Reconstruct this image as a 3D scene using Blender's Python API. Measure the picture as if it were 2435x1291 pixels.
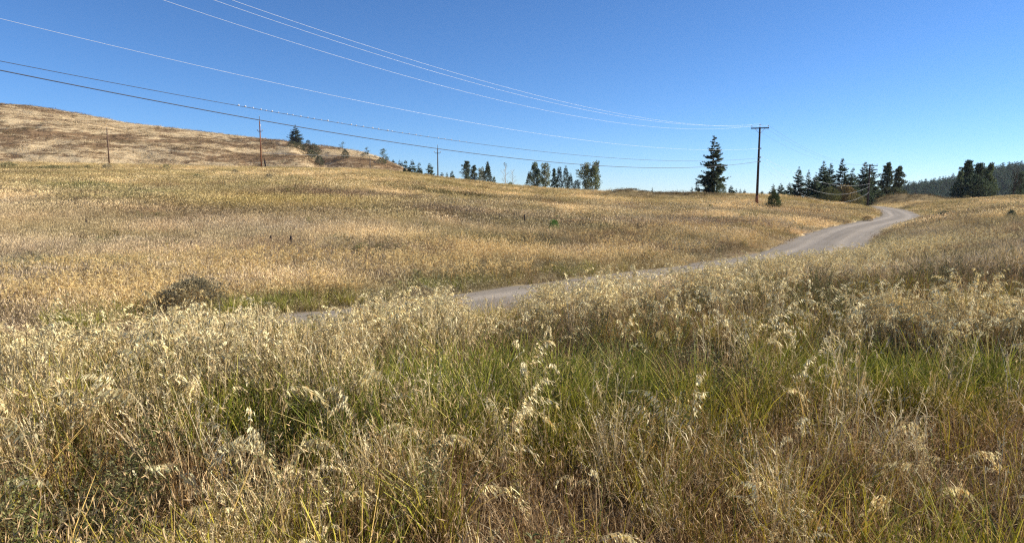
import bpy, math, random
import numpy as np
from mathutils import Vector

for o in list(bpy.data.objects): bpy.data.objects.remove(o)
scene = bpy.context.scene
COL = scene.collection
R = math.radians

# ------------------------------------------------------------------ camera, sky, sun, exposure
CAMZ = 1.8
PITCH = math.atan(190/1600)
cam = bpy.data.cameras.new("camera")
cam.sensor_width = 36; cam.lens = 1600/2435*36
cam.clip_start = 0.05; cam.clip_end = 9000
camo = bpy.data.objects.new("camera", cam); COL.objects.link(camo)
camo.location = (0, 0, CAMZ); camo.rotation_euler = (math.pi/2-PITCH, 0, 0)
scene.camera = camo

SUN_AZ, SUN_EL = 78, 31          # degrees clockwise from the view direction (+Y), above the horizon
w = bpy.data.worlds.new("World"); scene.world = w; w.use_nodes = True
nt = w.node_tree; nt.nodes.clear()
sky = nt.nodes.new("ShaderNodeTexSky"); sky.sky_type = 'NISHITA'; sky.sun_disc = False
sky.sun_elevation = R(SUN_EL); sky.sun_rotation = R(SUN_AZ)
sky.air_density = 1.0; sky.dust_density = 0.0; sky.ozone_density = 8.0; sky.altitude = 3000
bg = nt.nodes.new("ShaderNodeBackground"); bg.inputs[1].default_value = 0.092
wo = nt.nodes.new("ShaderNodeOutputWorld")
hs = nt.nodes.new("ShaderNodeHueSaturation"); hs.inputs['Saturation'].default_value = 1.04; hs.inputs['Value'].default_value = 1.0
nt.links.new(sky.outputs[0], hs.inputs['Color']); nt.links.new(hs.outputs[0], bg.inputs[0]); nt.links.new(bg.outputs[0], wo.inputs[0])
sl = bpy.data.lights.new("sun", 'SUN'); sl.energy = 5.0; sl.angle = R(0.53); sl.color = (1.0, 0.92, 0.77)
so = bpy.data.objects.new("sun", sl); COL.objects.link(so)
sd = Vector((math.sin(R(SUN_AZ))*math.cos(R(SUN_EL)), math.cos(R(SUN_AZ))*math.cos(R(SUN_EL)), math.sin(R(SUN_EL))))
so.rotation_euler = sd.to_track_quat('Z', 'Y').to_euler(); so.location = (40, 0, 60)
vs = scene.view_settings
vs.view_transform = 'Standard'; vs.look = 'None'; vs.exposure = 0.74; vs.gamma = 1; vs.use_curve_mapping = False
scene.cycles.use_denoising = False; scene.cycles.filter_width = 1.25
scene.cycles.max_bounces = 6; scene.cycles.diffuse_bounces = 2; scene.cycles.transmission_bounces = 4
scene.cycles.transparent_max_bounces = 4; scene.cycles.caustics_reflective = False; scene.cycles.caustics_refractive = False

# ------------------------------------------------------------------ numbers: noise, rays
def _h(xi, yi, s):
    a = (xi.astype(np.int64)*374761393 + yi.astype(np.int64)*668265263 + s*1442695041) & 0xffffffff
    a = ((a ^ (a >> 13))*1274126177) & 0xffffffff
    a = ((a ^ (a >> 15))*2246822519) & 0xffffffff
    return ((a ^ (a >> 16)) & 0xffffff)/float(0xffffff)
def vnoise(x, y, s=0):
    x = np.asarray(x, float); y = np.asarray(y, float)
    xi = np.floor(x); yi = np.floor(y); fx = x-xi; fy = y-yi
    fx = fx*fx*(3-2*fx); fy = fy*fy*(3-2*fy)
    a = _h(xi, yi, s); b = _h(xi+1, yi, s); c = _h(xi, yi+1, s); d = _h(xi+1, yi+1, s)
    return (a*(1-fx)+b*fx)*(1-fy)+(c*(1-fx)+d*fx)*fy
def fbm(x, y, s=0, o=4, g=.5):
    t = 0; a = 1; n = 0
    for i in range(o):
        t = t+a*vnoise(x*2**i+17.3*i, y*2**i-9.1*i, s+i); n += a; a *= g
    return t/n
def ss(a, b, x):
    t = np.clip((np.asarray(x, float)-a)/(b-a), 0, 1); return t*t*(3-2*t)
def mix(a, b, t): return a+(b-a)*t

FX = 1600.0
def ray(px, py):
    cx = (px-1217.5)/FX; cy = (645.5-py)/FX
    return np.array([cx, math.cos(PITCH)+cy*math.sin(PITCH), -math.sin(PITCH)+cy*math.cos(PITCH)])
def crest(px, py):
    d = ray(px, py); return d[0]/d[1], d[2]/d[1]

# road centre line, in metres
LEFT_EDGE = np.array([(-48,-16),(-30,-3),(-20,4.6),(-12,10.4),(-5,15.4),(-.8,19.1),(4.2,23.6),(9.3,28.5),(13.3,34),(16.7,40),(20.6,46.4),(24.7,52.7),(29.2,59),
                      (33.8,65.2),(37.4,70),(40.8,75.2),(44.2,80.8),(47.3,86.8),(50.6,93),(54,99.8),(57.6,108),(61,116),(66,130),(73,150),(84,185)], float)
def smooth_line(P, n=6):
    out = []
    for i in range(len(P)-1):
        p0 = P[max(i-1, 0)]; p1 = P[i]; p2 = P[i+1]; p3 = P[min(i+2, len(P)-1)]
        for k in range(n):
            t = k/n
            out.append(.5*((2*p1)+(-p0+p2)*t+(2*p0-5*p1+4*p2-p3)*t*t+(-p0+3*p1-3*p2+p3)*t**3))
    out.append(P[-1]); return np.array(out)
LE = smooth_line(LEFT_EDGE, 5)
tg = np.gradient(LE, axis=0); tg /= np.linalg.norm(tg, axis=1)[:, None]
RC = LE+np.stack([tg[:, 1], -tg[:, 0]], 1)*2.1          # centre line; the road is 4.2 m wide
def road_dist(X, Y):
    """signed distance to the centre line (positive on the near, right hand side)"""
    X = np.asarray(X, float).ravel(); Y = np.asarray(Y, float).ravel()
    best = np.full(X.shape, 1e9); sg = np.ones(X.shape)
    for i in range(len(RC)-1):
        ax, ay = RC[i]; bx, by = RC[i+1]; dx, dy = bx-ax, by-ay; L2 = dx*dx+dy*dy
        t = np.clip(((X-ax)*dx+(Y-ay)*dy)/L2, 0, 1)
        qx = X-(ax+t*dx); qy = Y-(ay+t*dy); d = np.hypot(qx, qy)
        m = d < best; best = np.where(m, d, best); sg = np.where(m, np.sign(qx*dy-qy*dx), sg)
    return best*sg
CR = [crest(*p) for p in [(-500,382),(0,386),(200,389),(400,396),(600,399),(700,399),(800,401),(900,405),(1000,416),(1100,429),(1200,441),(1300,449),
      (1430,458),(1500,462),(1600,463),(1700,463),(1800,466),(1850,469),(1900,473),(1960,482),(2050,489),(2100,486),(2180,483),(2250,479),(2300,476),(2435,469),(2700,462)]]
CRU = np.array([c[0] for c in CR]); CRE = np.array([c[1] for c in CR])
YCU = np.array([-1, -.76, -.3, .1, .35, .6, 1.0]); YCV = np.array([170, 165, 150, 135, 128, 125, 120.])
LU = np.array([l[0]/l[1] for l in LEFT_EDGE[4:17]]); LY = LEFT_EDGE[4:17, 1]
LU = np.concatenate([[-1.13], LU]); LY = np.concatenate([[10.6], LY])
# low mounds near the skyline: pixel x, pixel y of top, distance, half width, half depth
MOUNDS = [(1490,452,118,4.2,3.5,1.0),(1600,459,112,6.5,3,.7),(1690,461,116,8,3,.35),(2120,461,150,7,6,1.5),(2170,466,146,8,6,1.2),(2125,487,112,5.5,2.5,.45)]
def field_z(X, Y, rd=None):
    sh = np.shape(X); X = np.asarray(X, float).ravel(); Y = np.asarray(Y, float).ravel()
    if rd is None: rd = road_dist(X, Y)
    Rr = np.hypot(X, Y)
    u = np.clip(X/np.maximum(Y, 1e-3), -1.3, 1.1); u = np.where(Y <= 0, np.where(X < 0, -1.3, 1.1), u)
    D = Rr/np.sqrt(1+u*u)
    Yc = np.interp(u, YCU, YCV); e = np.interp(u, CRU, CRE); zc = CAMZ+e*Yc
    Yr = np.interp(u, LU, LY)
    back = ss(-30, 5, Y)
    tl = (D-Yr)/(Yc-Yr); zl = -1+(zc+1)*np.clip(tl, -.1, 1)
    tr = D/Yc; zr = zc*np.clip(tr, 0, 1)*back
    over = np.maximum(D-Yc, 0)
    drop = np.where(over < 60, .0011*over*over, 3.96+(over-60)*.085)
    side = ss(-1, 1, rd)
    z = mix(zl, mix(-1, zr, np.clip((rd-2.1)/6.4, 0, 1)**.8), side)
    z = np.where(np.abs(rd) < 2.1, -1, z)
    amp = ss(2.2, 9, np.abs(rd))
    z = z+amp*((fbm(X/26, Y/26, 3)-.5)*.55+(fbm(X/7, Y/7, 9)-.5)*.22*ss(5, 20, Rr)+(fbm(X/1.3, Y/1.3, 19, 3)-.5)*.10)
    z = z-drop
    z = np.maximum(z, -42+(fbm(X/300, Y/300, 4)-.5)*6)
    for (px, py, dd, wx, wy, hh) in MOUNDS:
        mx = (px-1217)/FX*dd
        z = z+hh*np.exp(-((X-mx)/wx)**2-((Y-dd)/wy)**2)*(.8+.4*fbm(X/2, Y/2, 5))*ss(2.5, 5, np.abs(rd))
    # dips near the camera
    z = z-.16*np.exp(-((X+1.9)/.5)**2-((Y-2.9)/.35)**2)
    return z.reshape(sh)
HC = [crest(*p) for p in [(-900,262),(-400,240),(-150,240),(0,247),(60,250),(100,255),(200,272),(300,292),(400,303),(500,315),(600,327),(700,340),(800,350),(860,361),(900,372),(950,393),(990,413),(1050,428),(1150,450),(1300,480)]]
HU = np.array([c[0] for c in HC]); HE = np.array([c[1] for c in HC])
def hill_z(X, Y):
    X = np.asarray(X, float); Y = np.asarray(Y, float)
    u = X/np.maximum(Y, 1)
    Yh = np.interp(u, [-1.4, -.76, -.3, -.1, .1], [430, 440, 450, 420, 380.]); e = np.interp(u, HU, HE)
    zc = CAMZ+e*Yh; Y0 = 215
    t = (Y-Y0)/(Yh-Y0)
    tc = np.clip(t, 0, 1); z = -6+(zc+6)*tc*(1.3-.3*tc)
    z = z-np.where(t > 1, .05*np.maximum(Y-Yh, 0)+.0008*np.maximum(Y-Yh, 0)**2, 0)
    rel = ss(0, .25, t)*(1-ss(.8, .98, t)*.97)
    z = z+rel*((fbm(X/55+Y/90, Y/70, 31)-.5)*9+(fbm(X/14+Y/40, Y/18, 37)-.5)*2.6)
    # gully with its lit spur
    gx = X-(-.30*Y-(Y-430)*.10+0); g = np.exp(-(gx/9)**2)
    z = z-4.5*g*rel
    z = z+3.0*np.exp(-((gx+16)/9)**2)*rel
    return np.maximum(z, -45)
def pix(px, py, h=0.0, surf=None, tmax=900):
    """the point h above the ground seen at a pixel of the photograph"""
    d = ray(px, py); ts = np.geomspace(1.2, tmax, 2400)
    P = d[None, :]*ts[:, None]; P[:, 2] += CAMZ
    f = surf or field_z
    gz = f(P[:, 0], P[:, 1])+h
    below = np.nonzero(P[:, 2] < gz)[0]
    i = below[0] if len(below) else int(np.argmin(P[:, 2]-gz))
    p = P[i]; z = float(f(np.array([p[0]]), np.array([p[1]]))[0])
    return np.array([p[0], p[1], z])
def at(px, Y, surf=None):
    x = (px-1217.5)/FX*Y*1.0; f = surf or field_z
    return np.array([x, Y, float(f(np.array([x]), np.array([float(Y)]))[0])])

# ------------------------------------------------------------------ objects
def tag(o, label=None, cat=None, group=None, kind=None):
    if label: o['label'] = label
    if cat: o['category'] = cat
    if group: o['group'] = group
    if kind: o['kind'] = kind
    return o
def empty(name, loc, label, cat, group=None, rz=0):
    o = bpy.data.objects.new(name, None); COL.objects.link(o); o.empty_display_size = .3
    o.location = tuple(float(v) for v in loc); o.rotation_euler = (0, 0, rz); return tag(o, label, cat, group)
def mesh_np(name, V, F, mat=None, col=None, smooth=False):
    """V (n,3), F (m,3) or (m,4) or list of faces"""
    me = bpy.data.meshes.new(name)
    V = np.asarray(V, np.float32)
    if isinstance(F, np.ndarray):
        k = F.shape[1]
        me.vertices.add(len(V)); me.vertices.foreach_set("co", V.ravel())
        me.loops.add(F.size); me.loops.foreach_set("vertex_index", F.ravel().astype(np.int32))
        me.polygons.add(len(F)); me.polygons.foreach_set("loop_start", np.arange(0, F.size, k, dtype=np.int32))
        me.polygons.foreach_set("loop_total", np.full(len(F), k, dtype=np.int32))
        me.update(calc_edges=True)
    else:
        me.from_pydata(V.tolist(), [], F)
    if smooth: me.polygons.foreach_set("use_smooth", np.ones(len(me.polygons), bool))
    if col is not None:
        a = me.color_attributes.new("Col", 'FLOAT_COLOR', 'POINT')
        c = np.ones((len(V), 4), np.float32); c[:, :3] = col; a.data.foreach_set("color", c.ravel())
    if mat: me.materials.append(mat)
    return me
def link(name, me, parent=None, loc=None):
    o = bpy.data.objects.new(name, me); COL.objects.link(o)
    if parent is not None: o.parent = parent
    if loc is not None: o.location = tuple(float(v) for v in loc)
    return o
class MB:
    def __init__(s): s.v = []; s.f = []
    def tube(s, pts, rad, n=6, cap=True):
        pts = [Vector(p) for p in pts]; b = len(s.v)
        if not hasattr(rad, '__len__'): rad = [rad]*len(pts)
        up = Vector((0, 0, 1))
        for i, p in enumerate(pts):
            t = (pts[min(i+1, len(pts)-1)]-pts[max(i-1, 0)]).normalized()
            a = t.cross(up if abs(t.z) < .95 else Vector((1, 0, 0))).normalized(); c = t.cross(a)
            for k in range(n):
                an = 2*math.pi*k/n; s.v.append(tuple(p+(a*math.cos(an)+c*math.sin(an))*rad[i]))
        for i in range(len(pts)-1):
            for k in range(n):
                s.f.append((b+i*n+k, b+i*n+(k+1) % n, b+(i+1)*n+(k+1) % n, b+(i+1)*n+k))
        if cap:
            s.f.append(tuple(b+k for k in range(n))[::-1]); s.f.append(tuple(b+(len(pts)-1)*n+k for k in range(n)))
        return s
    def box(s, c, d, bev=0.0):
        b = len(s.v); x, y, z = c; a, e, g = d[0]/2, d[1]/2, d[2]/2
        for sx in (-1, 1):
            for sy in (-1, 1):
                for sz in (-1, 1): s.v.append((x+sx*a, y+sy*e, z+sz*g))
        for q in ((0,1,3,2),(4,6,7,5),(0,4,5,1),(2,3,7,6),(0,2,6,4),(1,5,7,3)): s.f.append(tuple(b+i for i in q))
        return s
    def mesh(s, name, mat, smooth=False): return mesh_np(name, s.v, s.f, mat, None, smooth)

# ------------------------------------------------------------------ materials
def new_mat(name):
    m = bpy.data.materials.new(name); m.use_nodes = True; n = m.node_tree; n.nodes.clear(); return m, n
def N(n, t, **kw):
    x = n.nodes.new(t)
    for k, v in kw.items(): setattr(x, k, v)
    return x
def plant_mat(name, transl=.35, tint=False, gloss=.04, rough=.6, colour=None, jitter=.25, mult=1.0):
    m, n = new_mat(name); L = n.links.new
    if colour is None:
        at_ = N(n, "ShaderNodeAttribute", attribute_name="Col"); c = at_.outputs["Color"]
    else:
        rgb = N(n, "ShaderNodeRGB"); rgb.outputs[0].default_value = (*colour, 1); c = rgb.outputs[0]
    if tint:
        t = N(n, "ShaderNodeAttribute", attribute_name="tint"); t.attribute_type = 'INSTANCER'
        mx = N(n, "ShaderNodeMix", data_type='RGBA', blend_type='MULTIPLY'); mx.inputs[0].default_value = 1
        L(c, mx.inputs[6]); L(t.outputs["Color"], mx.inputs[7]); c = mx.outputs[2]
    geo = N(n, "ShaderNodeNewGeometry"); noi = N(n, "ShaderNodeTexNoise"); noi.inputs["Scale"].default_value = 9
    L(geo.outputs["Position"], noi.inputs["Vector"])
    mr = N(n, "ShaderNodeMapRange"); mr.inputs[1].default_value = .3; mr.inputs[2].default_value = .7
    mr.inputs[3].default_value = (1-jitter)*mult; mr.inputs[4].default_value = (1+jitter)*mult
    L(noi.outputs[0], mr.inputs[0])
    mu = N(n, "ShaderNodeVectorMath", operation='SCALE'); L(c, mu.inputs[0]); L(mr.outputs[0], mu.inputs[3]); c = mu.outputs[0]
    df = N(n, "ShaderNodeBsdfDiffuse"); tr = N(n, "ShaderNodeBsdfTranslucent"); gl = N(n, "ShaderNodeBsdfGlossy")
    gl.inputs["Roughness"].default_value = rough; gl.inputs["Color"].default_value = (.9, .9, .85, 1)
    L(c, df.inputs[0]); L(c, tr.inputs[0])
    a = N(n, "ShaderNodeMixShader"); a.inputs[0].default_value = transl; L(df.outputs[0], a.inputs[1]); L(tr.outputs[0], a.inputs[2])
    b = N(n, "ShaderNodeMixShader"); b.inputs[0].default_value = gloss; L(a.outputs[0], b.inputs[1]); L(gl.outputs[0], b.inputs[2])
    o = N(n, "ShaderNodeOutputMaterial"); L(b.outputs[0], o.inputs[0]); return m
def solid_mat(name, colour, rough=.8, metal=0, scale=8, amount=.3, stretch=(1, 1, 1), bump=.0, use_col=False, spec=.3):
    m, n = new_mat(name); L = n.links.new
    tc = N(n, "ShaderNodeNewGeometry") if use_col else N(n, "ShaderNodeTexCoord")
    mp = N(n, "ShaderNodeMapping"); mp.inputs["Scale"].default_value = stretch
    L(tc.outputs["Position" if use_col else "Object"], mp.inputs[0])
    noi = N(n, "ShaderNodeTexNoise"); noi.inputs["Scale"].default_value = scale; noi.inputs["Detail"].default_value = 6; noi.inputs["Roughness"].default_value = .65
    L(mp.outputs[0], noi.inputs["Vector"])
    mr = N(n, "ShaderNodeMapRange"); mr.inputs[1].default_value = .25; mr.inputs[2].default_value = .75
    mr.inputs[3].default_value = 1-amount; mr.inputs[4].default_value = 1+amount; L(noi.outputs[0], mr.inputs[0])
    if use_col: c = N(n, "ShaderNodeAttribute", attribute_name="Col").outputs["Color"]
    else:
        rgb = N(n, "ShaderNodeRGB"); rgb.outputs[0].default_value = (*colour, 1); c = rgb.outputs[0]
    mu = N(n, "ShaderNodeVectorMath", operation='SCALE'); L(c, mu.inputs[0]); L(mr.outputs[0], mu.inputs[3])
    p = N(n, "ShaderNodeBsdfPrincipled"); p.inputs["Roughness"].default_value = rough; p.inputs["Metallic"].default_value = metal
    p.inputs["Specular IOR Level"].default_value = spec
    L(mu.outputs[0], p.inputs["Base Color"])
    if bump:
        bp = N(n, "ShaderNodeBump"); bp.inputs["Strength"].default_value = 1; bp.inputs["Distance"].default_value = bump
        L(noi.outputs[0], bp.inputs["Height"]); L(bp.outputs[0], p.inputs["Normal"])
    o = N(n, "ShaderNodeOutputMaterial"); L(p.outputs[0], o.inputs[0]); return m
M = dict(
    ground=solid_mat("dry_ground", None, .95, scale=3.5, amount=.35, bump=.06, use_col=True, spec=.05),
    hill=solid_mat("hill_grass", None, .95, scale=.9, amount=.30, bump=.35, use_col=True, spec=.03),
    road=solid_mat("gravel", None, .9, scale=22, amount=.22, bump=.012, use_col=True, spec=.15),
    far=solid_mat("far_forest_floor", (.06, .08, .055), .95, scale=.05, amount=.4, spec=.03),
    grass=plant_mat("grass_blades", .22, True, .025),
    plant=plant_mat("plant_leaves", .35, False, .02),
    head=plant_mat("seed_heads", .2, True, .06),
    leaf=plant_mat("tree_leaves", .28, False, .03, jitter=.3, mult=1.3),
    far_leaf=plant_mat("far_tree_leaves", .12, False, .02, jitter=.15),
    bark=solid_mat("bark", (.10, .075, .055), .9, scale=6, amount=.4, stretch=(1, 1, .2), bump=.02),
    pale_bark=solid_mat("pale_bark", (.5, .47, .4), .8, scale=5, amount=.25, stretch=(1, 1, .5)),
    dead=solid_mat("dead_wood", (.16, .13, .11), .9, scale=6, amount=.4),
    pole_dark=solid_mat("creosote_wood", (.035, .025, .024), .85, scale=14, amount=.5, stretch=(1, 1, .06), bump=.006),
    pole_brown=solid_mat("brown_wood", (.11, .065, .045), .85, scale=14, amount=.45, stretch=(1, 1, .06), bump=.006),
    pole_red=solid_mat("red_brown_wood", (.20, .085, .045), .85, scale=14, amount=.45, stretch=(1, 1, .06), bump=.006),
    pole_grey=solid_mat("weathered_wood", (.10, .085, .08), .85, scale=14, amount=.4, stretch=(1, 1, .06), bump=.006),
    porcelain=solid_mat("porcelain", (.45, .47, .48), .2, scale=3, amount=.1, spec=.5),
    steel=solid_mat("galvanised_steel", (.35, .36, .37), .5, .6, scale=10, amount=.2),
    alu=solid_mat("bright_aluminium_wire", (.6, .64, .70), .5, .2, scale=3, amount=.05),
    cable=solid_mat("dark_cable", (.06, .065, .085), .55, 0, scale=3, amount=.2),
    clip=solid_mat("glint_and_cutout", (.9, .92, .95), .35, .3, scale=3, amount=.05),  # white of the fuse cutout and of the added glint beads
    stone=solid_mat("small_stones", (.34, .30, .25), .9, scale=20, amount=.4),
)

# ------------------------------------------------------------------ colours of the field (albedo only)
TAN = np.array((.42, .33, .175)); GOLD = np.array((.42, .325, .14)); OLIVE = np.array((.25, .20, .065)); PINK = np.array((.40, .315, .205))
PALE = np.array((.66, .50, .28)); RUST = np.array((.20, .115, .06)); GREEN = np.array((.10, .135, .03)); GREY = np.array((.25, .22, .14))
def B(px, py, rx, ry, c, a, h=0.0):
    p = pix(px, py, h); return (p[0], p[1], rx, ry, c, a)
BLOBS = [B(650,482,9,5,np.array((.62,.47,.17)),.9),B(570,466,6,3,np.array((.6,.45,.16)),.8),B(715,462,8,2.5,RUST,.9),B(790,466,6,4,RUST,.5),B(1060,463,8,3.2,OLIVE*.5,1),B(1110,511,5,2.5,RUST,.65),
         B(90,505,5,5,PALE,.6),B(40,530,4,3,PALE,.5),B(300,545,3,2,PALE,.45),B(800,525,5,3,PALE,.4),B(200,446,5,2.5,GREEN*1.3,.6),B(90,402,14,5,OLIVE*.6,.8),
         B(320,462,6,2,GREEN*1.5,.5),B(30,415,9,8,OLIVE*.6,.6),B(480,505,8,5,RUST,.35),B(640,515,6,3,RUST,.35),B(1150,520,7,2,PINK*.7,.5),
         B(180,650,1.6,1.0,GREEN,.65),B(320,640,1.0,.8,GREEN,.6),B(60,660,1.3,.8,GREEN,.55),B(270,690,1.2,.7,RUST,.5),B(120,700,1.2,.7,RUST,.35),
         B(860,600,2.5,1.6,GREY,.6),B(1300,590,2.2,1.6,GREY,.5),B(1700,520,8,3,PALE,.4),B(1500,540,5,2,PALE,.3),B(1250,560,4,2,PALE,.3),B(1950,495,5,4,GREY*.7,.8),
         B(2330,545,4,3,GOLD*.9,.5),B(2420,600,2,2,GREY,.4),B(2300,650,2.5,1.3,OLIVE,.5),B(1150,650,2.0,.9,OLIVE*.7,.6),B(1850,560,3,2,OLIVE,.5),B(1600,612,1.6,.7,RUST*.6,.7)]
for (px, py, dd, wx, wy, hh) in MOUNDS: BLOBS.append(((px-1217)/FX*dd, dd-2, wx*1.1, wy*1.2, np.array((.17, .125, .06)), .85))
def field_color(X, Y, rd):
    X = np.asarray(X, float).ravel(); Y = np.asarray(Y, float).ravel(); D = np.hypot(X, Y)
    n1 = fbm(X/15, Y/11, 51, 4)[:, None]; n2 = fbm(X/5.5, Y/4, 61, 4)[:, None]; n3 = fbm(X/1.4, Y/1.2, 71, 3)[:, None]; n4 = fbm(X/24, Y/8, 81, 4)[:, None]
    far = ss(45, 100, D)[:, None]
    c = mix(PINK, TAN, ss(.35, .65, n1)); c = mix(c, GOLD*.95, far*.75)
    c = mix(c, OLIVE, ss(.5, .72, n4)*.45); c = mix(c, PALE, ss(.58, .75, n2)*.45*(1-far*.4)); c = mix(c, RUST, ss(.60, .76, 1-n1*.5-n2*.5)*.4)
    c = mix(c, OLIVE*.75, ss(.62, .8, n3)*.45)
    n5 = fbm(X/4.2, Y/3.0, 95, 5, .6)[:, None]; n6 = fbm(X/6, Y/4.5, 97, 5, .62)[:, None]
    c = mix(c, RUST*1.15, ss(.52, .68, n5)*.55); c = mix(c, PALE, ss(.50, .66, n6)*.55); c = mix(c, OLIVE*.75, ss(.54, .68, fbm(X/5, Y/3.5, 99, 5, .6)[:, None])*.55)
    c = c*(.62+.8*n3)*(.75+.5*n6)*1.40
    # greener strip along both road edges
    e = np.abs(rd)-2.1
    g = (np.exp(-((e-.8)/.8)**2)*ss(.42, .62, fbm(X/5, Y/5, 91)))[:, None]
    c = mix(c, GREEN*1.5, np.clip(g, 0, 1)*.5*(1-ss(4, 9, X)[:, None]*.6))
    for (bx, by, rx, ry, bc, a) in BLOBS:
        q = ((X-bx)/rx)**2+((Y-by)/ry)**2
        c = mix(c, bc, (a*np.exp(-q*(.7+.8*n3[:, 0])))[:, None])
    return c

# ------------------------------------------------------------------ ground sheet
def polar_sheet(angles, radii):
    A, Q = np.meshgrid(angles, radii)
    X = np.sin(A)*Q; Y = np.cos(A)*Q
    return X, Y
ang = np.concatenate([np.linspace(-.84, .84, 560), np.linspace(.84, 2*math.pi-.84, 130)[1:-1]])
rad = np.concatenate([np.linspace(.25, 2, 8)[:-1], np.geomspace(2, 230, 300), np.geomspace(230, 3200, 36)[1:]])
X, Y = polar_sheet(ang, rad); rdg = road_dist(X, Y)
Z = field_z(X, Y, rdg)
Z = Z-(.03*(np.abs(rdg) < 2.2)).reshape(Z.shape)
gc = field_color(X, Y, rdg)
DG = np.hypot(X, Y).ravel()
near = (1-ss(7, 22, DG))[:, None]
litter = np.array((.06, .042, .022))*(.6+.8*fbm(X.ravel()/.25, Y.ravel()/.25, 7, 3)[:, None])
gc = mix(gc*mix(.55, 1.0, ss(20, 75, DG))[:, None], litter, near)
na, nr = len(ang), len(rad)
idx = np.arange(na*nr).reshape(nr, na)
F = np.stack([idx[:-1], np.roll(idx, -1, 1)[:-1], np.roll(idx, -1, 1)[1:], idx[1:]], -1).reshape(-1, 4)
V = np.stack([X.ravel(), Y.ravel(), Z.ravel()], 1)
c0 = len(V); V = np.vstack([V, [[0, 0, float(Z[0].mean())]]])
gc = np.vstack([gc, gc[:1]])
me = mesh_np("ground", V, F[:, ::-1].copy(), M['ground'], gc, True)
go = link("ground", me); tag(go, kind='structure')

# hill on the left
uh = np.concatenate([np.linspace(-1.35, -.82, 60), np.linspace(-.82, .06, 900)[1:]]); th = np.concatenate([np.linspace(0, .72, 190), np.linspace(.72, 1.02, 120)[1:], np.linspace(1.02, 1.7, 24)[1:]])
U, T = np.meshgrid(uh, th)
Yh = np.interp(U, [-1.4, -.76, -.3, -.1, .1], [430, 440, 450, 420, 380.])
HY = 215+(Yh-215)*T; HX = U*HY; HZ = hill_z(HX, HY)
hx, hy, hz = HX.ravel(), HY.ravel(), HZ.ravel()
st = fbm(hx/11+fbm(hx/30, hz/5, 5)*2.5, hz/1.15+hx*.05, 101, 4, .65); st2 = fbm(hx/60, hz/6, 111, 4); st3 = fbm(hx/2.6, hz/.55+hx*.08, 121, 3, .7)
hc_ = mix(np.array((.24, .155, .085))*(.7+.6*st3[:, None]), np.array((.55, .425, .255)), ss(.47, .59, st*.6+st3*.4+(st2-.5)*.55)[:, None])
hc_ = mix(hc_, np.array((.17, .125, .055)), (ss(.55, .75, fbm(hx/12, hy/12, 131))*.35)[:, None])
tt = T.ravel()
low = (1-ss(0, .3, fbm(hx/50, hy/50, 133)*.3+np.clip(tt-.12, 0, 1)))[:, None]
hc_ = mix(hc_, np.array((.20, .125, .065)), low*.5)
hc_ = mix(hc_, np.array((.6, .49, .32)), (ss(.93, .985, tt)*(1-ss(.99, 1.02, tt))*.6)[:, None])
nu, nth = len(uh), len(th); idx = np.arange(nu*nth).reshape(nth, nu)
F = np.stack([idx[:-1, :-1], idx[:-1, 1:], idx[1:, 1:], idx[1:, :-1]], -1).reshape(-1, 4)
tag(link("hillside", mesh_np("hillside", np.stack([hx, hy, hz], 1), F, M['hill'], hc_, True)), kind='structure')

# forested hill on the far right
FC = [crest(*p) for p in [(2000,480),(2080,472),(2140,464),(2200,456),(2260,448),(2340,431),(2435,415),(2600,398),(3000,386),(3600,406)]]
FU = np.array([c[0] for c in FC]); FE = np.array([c[1] for c in FC])
def far_z(X, Y):
    X = np.asarray(X, float); Y = np.asarray(Y, float); u = X/np.maximum(Y, 1)
    e = np.interp(u, FU, FE); zc = CAMZ+e*900; t = (Y-520)/380
    z = -42+(zc+42)*np.sin(np.clip(t, 0, 1)*math.pi/2)-np.where(t > 1, .0004*np.maximum(Y-900, 0)**2, 0)
    return z+(fbm(X/60, Y/60, 7)-.5)*6*ss(0, .3, t)
uf = np.linspace(.42, 1.35, 160); tf = np.linspace(0, 1.5, 50); U, T = np.meshgrid(uf, tf); FY = 520+380*T; FXx = U*FY
idx = np.arange(160*50).reshape(50, 160); F = np.stack([idx[:-1, :-1], idx[:-1, 1:], idx[1:, 1:], idx[1:, :-1]], -1).reshape(-1, 4)
tag(link("far_hill", mesh_np("far_hill", np.stack([FXx.ravel(), FY.ravel(), far_z(FXx, FY).ravel()-.5], 1), F, M['far'], None, True)), kind='structure')

# road
seg = smooth_line(RC, 4); rt = np.gradient(seg, axis=0); rt /= np.linalg.norm(rt, axis=1)[:, None]; rn = np.stack([rt[:, 1], -rt[:, 0]], 1)
sl_ = np.concatenate([[0], np.cumsum(np.linalg.norm(np.diff(seg, axis=0), axis=1))])
offs = np.linspace(-2.25, 2.25, 31)
S, O = np.meshgrid(sl_, offs, indexing='ij')
wob = (fbm(S/1.6, O*0+3, 15)-.5)*1.0
OO = O+wob*(np.abs(O)/2.25)**2*np.sign(O)
RX = seg[:, 0][:, None]+rn[:, 0][:, None]*OO; RY = seg[:, 1][:, None]+rn[:, 1][:, None]*OO
RZ = -1.0+.035*(1-(O/2.25)**2)-.03*np.exp(-((np.abs(O)-.85)/.28)**2)-.05*(np.abs(O) > 2.2)+(fbm(RX/.8, RY/.8, 5)-.5)*.02
fz = field_z(RX, RY); RZ = np.where(RY > 100, np.maximum(RZ+(fz+1.0), fz+.005), RZ)
n1 = fbm(S/9, OO/.16, 5, 4, .6); n2 = fbm(RX/2, RY/2, 8)
rcx = np.array((.25, .215, .175))*(.70+.55*n1+.25*(n2-.5))[..., None]
trk = np.exp(-((np.abs(OO)-.9)/.33)**2)*.30-np.exp(-(OO/.35)**2)*.12*fbm(S/3, OO, 22); rcx = rcx*(1+trk[..., None])
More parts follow.
